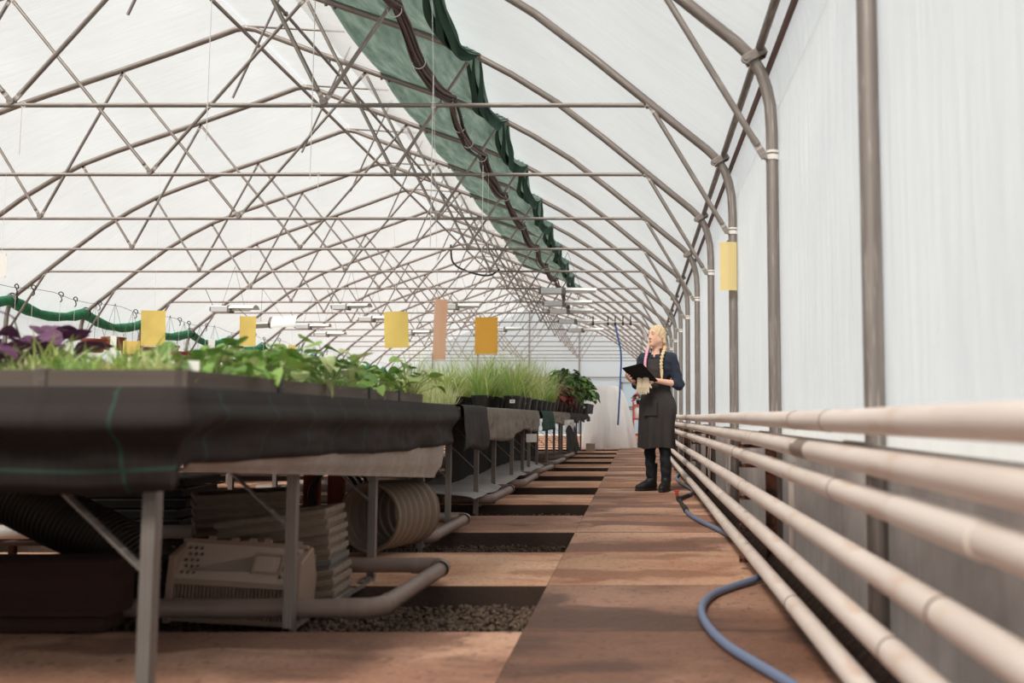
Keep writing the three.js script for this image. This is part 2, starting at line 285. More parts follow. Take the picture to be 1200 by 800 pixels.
// floor: a slab path, cross slabs with gravel troughs between them
const PITCH = 1.955, TROUGH = (k) => [3.40 + PITCH * k, 4.30 + PITCH * k];     // depths of trough k
const PATH_L = -0.405, PATH_R = 0.6;
{
  const floor = structure('floor', box(XR - XL, 0.1, FAR - NEAR, (XL + XR) / 2, -0.2, -(FAR + NEAR) / 2), M.soil);
  const edge = (w, h, d, x, y, z) => rbox(w, h, d, 0.008, x, y, z, 1);
  function slab(x0, x1, d0, d1, m, name, j = 0) {
    const g = new THREE.BoxGeometry(x1 - x0, 0.15, d1 - d0 - 0.006).translate((x0 + x1) / 2, -0.075 + j, -(d0 + d1) / 2), p = g.attributes.position, n = g.attributes.normal, uv = g.attributes.uv;
    for (let i = 0; i < p.count; i++) Math.abs(n.getY(i)) > 0.5 ? uv.setXY(i, p.getX(i) + d0 * 0.37, p.getZ(i)) : uv.setXY(i, p.getX(i) + p.getZ(i), p.getY(i));
    return obj(name, g, [M.slabSide, M.slabSide, m, m, M.slabSide, M.slabSide], floor);
  }
  slab(PATH_L, PATH_R, NEAR, TROUGH(-1)[0], M.slabMid, 'path_slab');
  for (let k = -1; k < 18; k++) {
    const [a, b] = TROUGH(k), lit = k === 0 || k === 2 || k === 5;
    slab(PATH_L, PATH_R, a, b, k < 1 ? M.slabWet : M.slabMid, 'path_slab', -0.002 * (k & 1));
    slab(PATH_L, PATH_R, b, a + PITCH, k === 0 || k === 3 ? M.slabSunBand : k < 0 ? M.slabWet : M.slabMid, 'path_slab');  // the palest pieces carry painted bands of sunlight
  }
  for (let k = -2; k < 18; k++) { const b = TROUGH(k)[1], a2 = TROUGH(k + 1)[0]; slab(-9.9, PATH_L - 0.004, b, a2, k === -1 || k === 1 ? M.slabMid : M.slabLight, 'cross_slab', -0.004); }  // pale and duller slabs: sunlit and dim bands put into the colour
  // kerb at the foot of the film wall
  structure('trim_2', grid(200, 6, (u, v) => { const d = lerp(NEAR, FAR, u); return [PATH_R + v * 0.17, [-0.03, 0.005, 0.05, 0.08, 0.09, 0.095, 0.1][Math.round(v * 6)] + 0.03 * (fbm(d * 6, v * 5, 3) - 0.5), -d]; }, (u, v) => [lerp(NEAR, FAR, u), v * 0.2]), M.soil);
  // gravel in the near troughs
  const stones = [0, 1, 2].map((s) => { const g = new THREE.IcosahedronGeometry(1, 0), p = g.attributes.position; for (let i = 0; i < p.count; i++) { const q = 0.75 + 0.5 * hash2(Math.round(p.getX(i) * 20) + s * 31, Math.round((p.getY(i) * 3 + p.getZ(i)) * 20)); p.setXYZ(i, p.getX(i) * q, p.getY(i) * q * 0.7, p.getZ(i) * q); } g.computeVertexNormals(); return g; });
  const N = [6500, 4200, 2400, 1200];
  N.forEach((n, k) => {
    const [a, b] = TROUGH(k), gm = new THREE.InstancedMesh(stones[k % 3], M.stone[k % 2], n), m4 = new THREE.Matrix4(), q = new THREE.Quaternion(), c = new THREE.Color();
    for (let i = 0; i < n; i++) {
      const s = rr(0.006, 0.0145), x = rr(-2.6, PATH_L - 0.02), d = rr(a + 0.02, b - 0.02);
      q.setFromEuler(new THREE.Euler(rr(0, 6), rr(0, 6), rr(0, 6))); m4.compose(V(x, -0.125 + rr(0, 0.028) + 0.02 * fbm(x * 3, d * 3, 2), -d), q, V(s, s, s)); gm.setMatrixAt(i, m4);
      const t = rr(0.55, 1.25); gm.setColorAt(i, c.setRGB(t, t * rr(0.92, 1), t * rr(0.84, 0.98)));
    }
    gm.name = numbered('gravel'); scene.add(gm); tag(gm, ['loose brown gravel lying in the floor trough nearest the camera', 'loose brown gravel in the second floor trough from the camera', 'loose brown gravel in the third floor trough from the camera', 'loose brown gravel in the fourth floor trough from the camera'][k], 'gravel', null, 'stuff');
  });
}

// ---------------------------------------------------------------- steel: roof trusses, purlins, ridge vent
const TIE = 3.115;
{
  const t = thing('roof_truss', '', 'truss');
  const P = PROFILE.map(([o, y]) => [CX + o, y, 0]), Q = [...PROFILE].reverse().slice(1).map(([o, y]) => [CX - o, y, 0]);
  obj('arch', [polyTube([...P, ...Q], 0.033, 12)], M.steel, t);
  obj('tie_beam', [bar([CX - 4.78, TIE, 0], [CX + 4.78, TIE, 0], 0.0175, 8), ...[-1, 1].map((s) => flatBar([CX + s * 4.86, TIE, 0], [CX + s * 4.74, TIE, 0], 0.034, 0.014))], M.steel, t);
  const J = [[-4.82, 0], [-3.1, 1], [-2.36, 0], [-1.46, 1], [0, 0], [1.46, 1], [2.36, 0], [3.1, 1], [4.82, 0]];
  const at = ([o, up]) => [CX + o, up ? roofY(o) - 0.03 : TIE + 0.028, 0];
  for (let i = 1; i < 7; i++) {
    const a = V(...at(J[i])), b = V(...at(J[i + 1])), d = b.clone().sub(a).normalize(), z = (i & 1 ? 0.012 : -0.012);
    a.z = b.z = z; const a2 = a.clone().addScaledVector(d, 0.09), b2 = b.clone().addScaledVector(d, -0.09);
    obj('web_bar', [bar(a2.toArray(), b2.toArray(), 0.017, 8), flatBar(a.toArray(), a2.clone().addScaledVector(d, 0.02).toArray(), 0.036, 0.012), flatBar(b2.clone().addScaledVector(d, -0.02).toArray(), b.toArray(), 0.036, 0.012)], M.steel, t);
  }
  for (const s of [-1, 1]) {
    const a = V(CX + s * 4.83, TIE - 0.012, 0.015), b = V(CX + s * 5.405, 2.135, 0.015), d = b.clone().sub(a).normalize();
    obj('brace', [bar(a.clone().addScaledVector(d, 0.06).toArray(), b.clone().addScaledVector(d, -0.08).toArray(), 0.0185, 8), flatBar(a.toArray(), a.clone().addScaledVector(d, 0.1).toArray(), 0.036, 0.012), flatBar(b.clone().addScaledVector(d, -0.12).toArray(), b.toArray(), 0.04, 0.012), place(bar([0, -0.012, 0], [0, 0.012, 0], 0.01, 8), b.x, b.y, 0.022, 0, Math.PI / 2)], M.steel, t);
    obj('collar', [bar([CX + s * HALF, 2.125, 0], [CX + s * HALF, 2.152, 0], 0.0365, 14), bar([CX + s * HALF, 2.162, 0], [CX + s * HALF, 2.175, 0], 0.0365, 14)], M.bandWhite, t);
    // strap clamp at the eave
    const ex = CX + s * 5.35, ey = 2.68;
    obj('clamp', [...[0.04, -0.04].map((z) => place(rbox(0.115, 0.05, 0.012, 0.005, s * 0.012, 0, 0), ex, ey + 0.01, z, 0, 0, s * 0.5)), place(rbox(0.01, 0.05, 0.09, 0.004, s * 0.066, 0, 0), ex, ey + 0.01, 0, 0, 0, s * 0.5), place(bar([0, 0, 0], [0, 0.02, 0], 0.025, 14), ex - s * 0.045, ey - 0.017, 0.032, 0, Math.PI / 2), place(bar([0, 0, 0], [0, 0.03, 0], 0.011, 6), ex - s * 0.045, ey - 0.017, 0.028, 0, Math.PI / 2)], M.steel, t);
  }
  // gusset bolts where the webs meet the tie
  obj('gusset', [...[-2.36, 0, 2.36].map((o) => place(bar([0, -0.024, 0], [0, 0.024, 0], 0.027, 12), CX + o, TIE + 0.026, 0, 0, Math.PI / 2)), ...[-3.1, -1.46, 1.46, 3.1].map((o) => place(bar([0, -0.018, 0], [0, 0.018, 0], 0.022, 10), CX + o, roofY(o) - 0.04, 0, 0, Math.PI / 2)), ...[-4.82, 4.82].map((o) => rbox(0.05, 0.045, 0.05, 0.008, CX + o, TIE, 0))], M.steel, t);
  TRUSS.forEach((d, i) => {
    const L = i < 9 ? `galvanised tube roof truss with zigzag web bars, ${ORD[i]} from the camera` : `${ORD[i]} tube roof truss counted from the camera, small and far down the greenhouse`;
    if (!i) { t.position.z = -d; tag(t, L, null, 'tube roof trusses'); } else copy(t, [0, 0, -d], 0, L, 'tube roof trusses');
  });
}
{
  const L0 = 0.5, L1 = FAR - 0.1;
  tag(obj('ridge_purlin', [bar([CX, 5.395, -L0], [CX, 5.395, -L1], 0.024)], M.steel), 'steel ridge tube running lengthwise under the arch tops', 'purlin');
  tag(obj('eave_purlin', [bar([CX + 5.38, 2.729, -L0], [CX + 5.38, 2.729, -L1], 0.023, 12)], M.steel), 'grey steel eave tube along the top of the right film wall', 'purlin');
  tag(obj('eave_batten', [box(0.018, 0.045, L1 - L0, CX + 5.44, 2.648, -(L0 + L1) / 2)], M.maroon), 'dark maroon batten clamping film beside the right eave tube', 'batten');
  const v = thing('ridge_vent', 'raised ridge vent flap with arms, rods and a long turning shaft', 'vent');
  obj('vent_film', grid(160, 3, (u, w) => [CX + lerp(0, 1.2, w), lerp(5.5, 5.43, w) + 0.02, -lerp(NEAR, FAR, u)], (u, w) => [lerp(NEAR, FAR, u), w * 1.2]), M.film, v);
  obj('shaft', [bar([-3.69, 5.0, -L0], [-3.69, 5.0, -L1], 0.019)], M.steel, v);
  for (const d of [.8, ...TRUSS]) {
    obj('vent_arm', [bar([CX, 5.475, -d], [CX + 1.2, 5.405, -d], 0.014)], M.steel, v);
    obj('rod', [bar([-4.215, 4.09, -d - 0.6], [-3.63, 5.48, -d - 0.6], 0.0125)], M.steel, v);
    obj('rod_bearing', [rbox(0.045, 0.045, 0.04, 0.01, -3.69, 5.0, -d - 0.6), bar([-3.69, 5.0, -d], [-3.69, roofY(-3.69 - CX), -d], 0.012, 6)], M.steelDark, v);
  }
}
// lock channel and pipe rail on the right wall
{
  const c = structure('trim_3', [box(0.012, 0.035, FAR - 1, XR - 0.038, 0.665, -FAR / 2), box(0.022, 0.008, FAR - 1, XR - 0.044, 0.684, -FAR / 2), box(0.022, 0.008, FAR - 1, XR - 0.044, 0.646, -FAR / 2)], M.steel);
  for (const d of TRUSS) obj('channel_clip', [box(0.05, 0.05, 0.12, XR - 0.05, 0.668, -d), box(0.02, 0.012, 0.3, XR - 0.06, 0.69, -d + 0.02)], M.zinc, c);
}
const PIPE_X = 0.57, PIPE_R = 0.0325, PIPE_Y = [0.763, 0.665, 0.566, 0.405, 0.248, 0.091];
{
  const nm = ['topmost of six white heating pipes along the right wall', 'second white heating pipe from the top along the right wall', 'third white heating pipe from the top, with a pale repair sleeve', 'fourth white heating pipe from the top along the right wall', 'fifth white heating pipe from the top, second from the floor', 'lowest white heating pipe along the right wall, just above the floor'];
  PIPE_Y.forEach((y, i) => {
    const pts = []; for (let d = 31; d >= -1; d -= 0.5) pts.push([PIPE_X + 0.006 * (fbm(d * 0.3, i * 7, 2) - 0.5), y + 0.016 * (fbm(d * 0.35 + 9, i * 5, 2) - 0.5), -d]);
    const t = thing('heating_pipe', nm[i], 'pipe', [0, 0, 0], 0, 'white heating pipes');
    obj('pipe_run', [polyTube(pts, PIPE_R, 18)], M.pipeWhite, t);
    const y0 = (d) => y + 0.016 * (fbm(d * 0.35 + 9, i * 5, 2) - 0.5), joints = [[2.72, 3.3], [4.4], [2.62, 5.2], [1.75, 4.9], [2.1, 6.0], [3.4]][i];
    for (const d of joints) obj('joint_ring', [bar([PIPE_X, y0(d), -d - 0.004], [PIPE_X, y0(d), -d + 0.004], PIPE_R + 0.0015, 18)], M.pipeGrey, t);
    if (i === 2) obj('sleeve', [bar([PIPE_X, y0(1.75), -2.0], [PIPE_X, y0(1.7), -1.52], PIPE_R + 0.003, 20)], M.pipeSleeve, t);
    if (i === 1) obj('scuff', [polyTube([[PIPE_X - 0.001, y0(3.1), -3.25], [PIPE_X - 0.001, y0(3.1), -3.0]], PIPE_R + 0.0006, 18)], M.pipeGrey, t);
  });
  // rusty stands beside every other post carry the pipes on arms
  let n = 0;
  for (const d of [4.8, 8.8, 12.8, 16.8]) {
    const t = thing('pipe_stand', `rusty flat iron pipe stand with arms beside the post, ${['nearest one', 'next one beyond it', 'third along', 'farthest seen'][n++]}`, 'stand', [0, 0, -d + 0.07]);
    obj('upright', [box(0.055, 0.66, 0.02, 0.688, 0.33, 0)], M.rust, t);
    for (const y of PIPE_Y.slice(1)) obj('arm', [box(0.165, 0.018, 0.03, 0.607, y - PIPE_R - 0.012, 0), box(0.012, 0.024, 0.03, 0.531, y - PIPE_R, 0)], M.rust, t);
    obj('foot_plate', [box(0.12, 0.012, 0.08, 0.665, 0.05, 0)], M.rust, t);
  }
}

// ---------------------------------------------------------------- benches along the path
const BX = -1.12, TOP = 0.835;                                       // front edge and top of the benches
function angleLeg(x, d, h, dir = 1) { return [rbox(0.036, h, 0.005, 0.001, x, h / 2, -d + 0.016, 1), rbox(0.005, h, 0.036, 0.001, x + 0.0155 * dir, h / 2, -d, 1)]; }
function bench(label, d0, d1, legs, x0 = BX, depth = 2.3, group = 'metal growing benches') {
  const t = thing('growing_bench', label, 'bench', [0, 0, 0], 0, group), xb = x0 - depth, len = d1 - d0, dm = -(d0 + d1) / 2;
  obj('table_top', [box(depth, 0.018, len, x0 - depth / 2, TOP - 0.012, dm)], M.zinc, t);
  obj('frame_rail', [box(0.03, 0.045, len, x0 - 0.02, TOP - 0.045, dm), box(0.03, 0.045, len, xb + 0.02, TOP - 0.045, dm), box(depth, 0.045, 0.03, x0 - depth / 2, TOP - 0.045, -d0 - 0.02), box(depth, 0.045, 0.03, x0 - depth / 2, TOP - 0.045, -d1 + 0.02)], M.steelDark, t);
  legs.forEach((d, i) => {
    for (const x of [x0 - 0.15, xb + 0.2]) obj('leg', angleLeg(x, d, TOP - 0.03), M.steel, t);
    obj('brace', [flatBar([x0 - 0.17, 0.36, -d - 0.02], [x0 - 0.62, TOP - 0.06, -d - 0.02], 0.028, 0.006, V(0, 0, 1))], M.steel, t);
    obj('cross_rail', [box(depth - 0.3, 0.03, 0.025, x0 - depth / 2, TOP - 0.08, -d)], M.steelDark, t);
  });
  return t;
}
const b1 = bench('nearest metal growing bench, its dark cloth skirt filling the left foreground', 2.3, 5.75, [2.45, 3.45, 4.5, 5.5]);
obj('rim_board', [box(2.3, 0.05, 0.02, BX - 1.16, TOP + 0.028, -2.33), box(0.02, 0.05, 2.62, BX - 0.03, TOP + 0.028, -3.63)], M.woodGrey, b1);
for (const d of [2.95, 3.95, 4.45]) obj('clip', [rbox(0.03, 0.065, 0.035, 0.005, BX - 0.028, TOP + 0.028, -d)], M.blackPlastic, b1);
for (const x of [-1.5, -2.1]) obj('clip', [rbox(0.035, 0.06, 0.03, 0.005, x, TOP + 0.028, -2.33)], M.woodGrey, b1);
bench('second growing bench from the camera, crowded with grassy plants in black pots', 5.9, 10.55, [6.3, 7.4, 8.3, 9.5, 10.4]);
bench('third growing bench from the camera, beyond the grassy pots', 10.7, 15.6, [11, 11.9, 13.2, 14.4, 15.4]);
bench('far growing bench carrying dark-leaved plants before the plastic-covered heap', 15.75, 21.6, [15.9, 17.2, 18.5, 19.8, 21.4]);
bench('bench of the next row, behind the left aisle near the camera', 2.2, 9.8, [2.6, 4.4, 6.2, 8, 9.6], -4.5, 2.2, 'benches of the left row');
bench('bench of the next row, far side of the left aisle, farther off', 10.2, 20, [10.6, 13, 15.5, 18, 19.8], -4.5, 2.2, 'benches of the left row');

bench('added unseen bench beside the camera, darkening the space under the nearest bench', -2.2, 1.5, [-2, -0.6, 0.4, 1.35]);  // unseen benches added to darken the space under the nearest bench
bench('added unseen bench of the next row, shading the floor near the camera', -2.2, 1.9, [-2, 0, 1.8], -4.5, 2.2, 'benches of the left row');
// cloth skirts hung over the edges
function skirt(name, label, d0, d1, m, bottom, { end = false, x0 = BX, puff = 0.02, sd = 0, v0 = 0, top = TOP, tuck = 0 } = {}) {
  const L = end ? 2.28 : 0, S = L + d1 - d0, ns = Math.round(S * 44), T = [[-0.2, 0.004], [-0.05, 0.006], [-0.012, 0.006], [0.008, -0.004], [0.014, -0.03]];
  const nv = 20;
  const g = grid(ns, nv, (u, v) => {
    const s = u * S, k = v * nv; let off, y; const bot = bottom(s - L, s) + 0.012 * (fbm(s * 3 + sd, 2.2, 3) - 0.5);
    if (k <= 4) { [off, y] = T[k]; y += top; } else { const w = (k - 4) / (nv - 4); y = lerp(top - 0.03, bot, w); off = 0.014 + puff * (fbm(s * 2.4 + sd, w * 1.6 + sd, 4) - 0.35) * 2.2 * Math.sin(Math.min(1, w * 1.3) * 1.9) + 0.012 * Math.sin(s * 9 + w * 2 + sd) * w; if (tuck) off += 0.016 * Math.sin(Math.min(1, w / 0.42) * 3.14) - tuck * (s > L ? lerp(0.8, 0.35, sstep(L, L + 0.4, s)) : 0.8) * sstep(0.26, 0.6, w) * (0.75 + 0.5 * fbm(s * 1.3, 7, 2)); if (w > 0.93) off -= 0.02 * (w - 0.93) / 0.07; }
    if (s < L) { const a = sstep(L - 0.06, L, s); return [x0 - (L - s) + off * a * 0.7, y, -d0 + off * (1 - 0.3 * a)]; }
    const a = end ? 1 - sstep(L, L + 0.06, s) : 0; return [x0 + off * (1 - 0.3 * a), y, -d0 - (s - L) + off * a * 0.7];
  }, (u, v) => [u * S + sd * 0.13, v0 + (1 - v) * 0.3 + (u * S > L + 0.05 ? 0.3 : 0)]);
  return tag(obj(name, g, m), label, 'cloth', 'woven cloth skirts on the benches');
}
skirt('bench_cloth', 'dark woven cloth with green threads wrapped round the nearest bench', 2.3, 5.72, M.clothDark, (s) => s < 0 ? 0.585 + 0.01 * Math.sin(s * 5) : lerp(0.645, 0.6, sstep(0, 2.6, s)) - 0.06 * (1 - sstep(0, 0.1, s)), { end: true, puff: 0.028, sd: 3, v0: 0.17, top: TOP + 0.004, tuck: 0.075 });
skirt('bench_cloth', 'short dark cloth fold hanging at the near end of the second bench', 5.86, 6.78, M.clothDark, (s) => 0.55 + 0.02 * Math.sin(s * 6), { puff: 0.02, sd: 11, x0: BX + 0.018, top: TOP + 0.006 });
skirt('bench_cloth', 'sun-faded grey-brown cloth skirt along the second bench', 6.5, 10.6, M.clothFaded, (s) => lerp(0.56, 0.63, sstep(0, 3.5, s)) + 0.02 * Math.sin(s * 3), { puff: 0.035, sd: 23 });
skirt('bench_cloth', 'dark green-black cloth corner between the second and third benches', 10.62, 12.1, M.shadeDark, () => 0.6, { puff: 0.03, sd: 31, x0: BX + 0.03 });
skirt('bench_cloth', 'rumpled faded cloth skirt along the third bench', 12.1, 15.6, M.clothFaded, (s) => 0.66 + 0.02 * Math.sin(s * 2.2), { puff: 0.045, sd: 37 });
skirt('bench_cloth', 'dark cloth skirt on the far bench below the dark-leaved plants', 15.7, 21.6, M.clothDark, (s) => 0.68 + 0.03 * Math.sin(s * 2.9), { puff: 0.05, sd: 41 });

skirt('bench_cloth', 'added dark cloth skirt of the unseen bench, blocking light beside the camera', -2.2, 1.48, M.clothDark, () => 0.6, { sd: 51 });  // these three skirts are added to keep light from under the benches
skirt('bench_cloth', 'long dark cloth skirt added to the near left benches to block light', -2.2, 9.9, M.clothDark, () => 0.3, { sd: 57, x0: -4.5 });
skirt('bench_cloth', 'long dark cloth skirt added to the farther left benches to block light', 10.1, 20, M.clothDark, () => 0.3, { sd: 63, x0: -4.5 });
// sheet of pale metal slipped under the nearest bench, sloping away
{
  const pt = (d, w) => [lerp(-1.15, -1.175, w), lerp(lerp(0.66, 0.61, sstep(2.4, 5.4, d)), 0.622 - (d - 2.5) * 0.0705, w), -d];
  const g = grid(40, 6, (u, v) => { const d = lerp(2.42, 5.6 - 0.12 * sstep(0.6, 1, v) * sstep(0.9, 1, u), u); const p = pt(d, v); if (v > 0.8) p[0] -= 0.01; return [p[0] + 0.003 * Math.sin(d * 2), p[1], p[2]]; }, (u, v) => [u * 3, v * 0.2]);
  const g2 = g.clone().translate(-0.004, 0, 0);
  tag(obj('metal_sheet', [g, g2], M.sheetMetal), 'pale worn metal sheet hanging below the cloth of the nearest bench', 'sheet');
}
// U-shaped heating pipes under the benches, their bends towards the path
const loops = [[3.52, 4.4, -0.99, -0.93, 0.055], [5.54, 6.45, -1.25, -1.2, 0.055], [7.47, 8.36, -1.2, -1.15, 0.11], [9.24, 10.3, -1.16, -1.13, 0.11], [11.3, 12.2, -1.2, -1.12, 0.11], [13.3, 14.2, -1.2, -1.12, 0.11], [15.3, 16.2, -1.2, -1.12, 0.11]];
loops.forEach(([a, b, xa, xb, y], i) => {
  const R = 0.035, t = thing('heating_loop', i < 4 ? `grey U-bend heating pipe lying under the benches, ${ORD[i]} from the camera` : `${ORD[i]} U-bend heating pipe from the camera, far under the benches`, 'pipe', [0, y, 0], 0, 'heating pipe loops under the benches');
  const xl = i ? -3.4 : -3.9;
  obj('pipe_run', [bar([xl, 0, -a], [xa - 0.09, 0, -a], R, 16), bar([xa + 0.035, 0.0, -a - 0.085], [xb + 0.03, 0.015, -b + 0.085], R, 16), bar([xl, 0.02, -b], [xb - 0.09, 0.02, -b], R, 16)], M.pipeGrey, t);
  const bend = (x, yy, d, s) => path([[x - 0.12, yy, -d], [x - 0.05, yy, -d], [x + 0.0, yy, -d - s * 0.012], [x + 0.03, yy, -d - s * 0.05], [x + 0.035, yy, -d - s * 0.11]], R + 0.003, 16, 5);
  obj('elbow', bend(xa, 0, a, 1), M.pipeGrey, t); obj('elbow', bend(xb, 0.018, b, -1), M.pipeGrey, t);
  obj('support', [flatBar([-1.28, -0.06, -a + 0.02], [-1.24, -0.055, -b - 0.05], 0.02, 0.006), ...[a, b].map((d) => box(0.03, 0.012, 0.1, -1.27, -R - 0.01, -d)), ...[a - 0.03, b + 0.03].map((d) => box(0.02, 0.1, 0.02, -1.27, -R - 0.06, -d))], M.steel, t);
});
// distant pale pipe seen between the bench legs on the left
tag(obj('heating_pipe', [bar([-3.6, 0.18, -4.8], [-2.27, 0.18, -4.8], 0.035, 14)], M.pipeDim), 'short pale pipe end lying in the gloom under the nearest bench', 'pipe');

// ---------------------------------------------------------------- things stowed under the nearest bench
{
  // nursery trays in two stacks
  const w = 0.46, dd = 0.3, h = 0.042;
  function trayGeo() {
    const sh = new THREE.Shape(); sh.moveTo(-w / 2, -dd / 2); sh.lineTo(w / 2, -dd / 2); sh.lineTo(w / 2, dd / 2); sh.lineTo(-w / 2, dd / 2);
    const hole = new THREE.Path(); hole.moveTo(-w / 2 + 0.02, -dd / 2 + 0.02); hole.lineTo(-w / 2 + 0.02, dd / 2 - 0.02); hole.lineTo(w / 2 - 0.02, dd / 2 - 0.02); hole.lineTo(w / 2 - 0.02, -dd / 2 + 0.02); sh.holes.push(hole);
    const rim = new THREE.ExtrudeGeometry(sh, { depth: 0.018, bevelEnabled: true, bevelSize: 0.002, bevelThickness: 0.003, bevelSegments: 1 }).rotateX(-Math.PI / 2).translate(0, h - 0.02, 0);
    const body = new THREE.CylinderGeometry(0.7071, 0.68, h - 0.014, 4, 1).rotateY(Math.PI / 4); const p = body.attributes.position; for (let i = 0; i < p.count; i++) p.setXYZ(i, p.getX(i) * (w - 0.006), p.getY(i), p.getZ(i) * (dd - 0.006)); body.computeVertexNormals(); body.translate(0, (h - 0.016) / 2, 0);
    return [rim, body];
  }
  const foamG = merge(trayGeo());
  function stack(x, y, z, n, ry, rz, group, lab, dim) {
    const q = new THREE.Quaternion().setFromEuler(new THREE.Euler(0, ry, rz, 'YXZ'));
    for (let i = 0; i < n; i++) {
      const m = i === dim ? M.foamGrey : M.foam, o = new THREE.Mesh(foamG, m); o.name = numbered('seed_tray'); scene.add(o);
      const up = V(0, i * (h + 0.0005), 0).applyQuaternion(q); o.position.set(x + up.x + rr(-0.004, 0.004), y + up.y, z + up.z + rr(-0.004, 0.004)); o.quaternion.copy(q);
      const pos = i === dim ? 'darker grey one' : i === 0 ? 'bottom one' : i === n - 1 ? 'topmost one' : `${ORD[i]} from the bottom`;
      tag(o, `beige foam seed tray in the ${lab}, ${pos}`, 'tray', group);
    }
  }
  stack(-1.49, -0.07, -4.08, 10, 0.05, 0.13, 'seed trays in the front stack', 'tilted front stack under the bench', 4);
  stack(-1.93, 0.02, -4.62, 9, 0.5, 0.02, 'seed trays in the rear stack', 'rear stack behind the crate', -1);
}
{
  // ventilated plastic crate tipped on its side, long side up
  const t = thing('plastic_crate', 'beige ventilated plastic crate tipped over beside the tray stack', 'crate', [-1.58, 0.0, -3.76], 0.06);
  t.rotation.z = -0.07; t.position.y = -0.035;
  const W = 0.48;
  // front face with slots
  const slots = [rbox(W, 0.022, 0.02, 0.004, 0, 0.155, 0.11), rbox(W, 0.02, 0.018, 0.004, 0, 0.01, 0.1), rbox(W, 0.012, 0.012, 0.003, 0, 0.083, 0.1)];
  for (let i = 0; i < 33; i++) slots.push(box(0.006, 0.14, 0.008, -W / 2 + 0.015 + i * (W - 0.03) / 32, 0.083, 0.1));
  obj('slotted_side', slots, M.crate, t);
  // sloping solid side above it, pierced ends and a latch
  const slope = (g) => g.applyMatrix4(new THREE.Matrix4().makeRotationX(-0.62).setPosition(0, 0.163, 0.108));
  const sh = new THREE.Shape(); sh.moveTo(-W / 2, 0); sh.lineTo(W / 2, 0); sh.lineTo(W / 2 - 0.012, 0.16); sh.lineTo(-W / 2 + 0.012, 0.16);
  for (const e of [-1, 1]) for (let r = 0; r < 5; r++) for (let c = 0; c < 3; c++) { const hx = e * (W / 2 - 0.075 + c * 0.022 - (r & 1) * 0.008), hy = 0.028 + r * 0.026, p = new THREE.Path(); p.absellipse(hx, hy, 0.008, 0.008, 0, 6.2832, true); sh.holes.push(p); }
  { const p = new THREE.Path(); p.moveTo(0.06, 0.045); p.lineTo(0.06, 0.115); p.lineTo(0.155, 0.115); p.lineTo(0.155, 0.045); sh.holes.push(p); }
  obj('solid_side', slope(new THREE.ExtrudeGeometry(sh, { depth: 0.006, bevelEnabled: false, curveSegments: 8 })), M.crateWhite, t);
  const fr = [slope(rbox(W + 0.01, 0.018, 0.02, 0.004, 0, 0.163, 0)), ...[-0.14, -0.05, 0.02, 0.08, 0.2].map((x) => slope(rbox(0.03, 0.02, 0.014, 0.003, x, 0.178, 0))), slope(rbox(0.012, 0.085, 0.012, 0.003, 0.055, 0.08, 0.006)), slope(rbox(0.012, 0.085, 0.012, 0.003, 0.16, 0.08, 0.006)), slope(rbox(0.11, 0.012, 0.012, 0.003, 0.107, 0.042, 0.006)), slope(rbox(0.11, 0.012, 0.012, 0.003, 0.107, 0.12, 0.006))];
  obj('rim', fr, M.crate, t);
  obj('latch', [slope(rbox(0.05, 0.045, 0.014, 0.004, 0.107, 0.08, 0))], M.crateWhite, t);
  const end = (x) => { const s = new THREE.Shape(); s.moveTo(0.1, 0); s.lineTo(0.115, 0.16); s.lineTo(0.025, 0.29); s.lineTo(-0.12, 0.25); s.lineTo(-0.12, 0.0); return new THREE.ExtrudeGeometry(s, { depth: 0.02, bevelEnabled: true, bevelSize: 0.004, bevelThickness: 0.004, bevelSegments: 1 }).rotateY(-Math.PI / 2).scale(1, 1, 1).translate(x + 0.01, 0, 0); };
  obj('end_panel', [end(-W / 2)].map((g) => g.applyMatrix4(new THREE.Matrix4())), M.crate, t); obj('end_panel', [end(W / 2)], M.crate, t);
  obj('back_side', [box(W, 0.25, 0.008, 0, 0.125, -0.12), box(W, 0.006, 0.22, 0, 0.005, -0.01)], M.crate, t);
  t.traverse((o) => { if (o.name === 'end_panel') o.geometry.scale(1, 1, -1), o.geometry.computeVertexNormals(); });
}
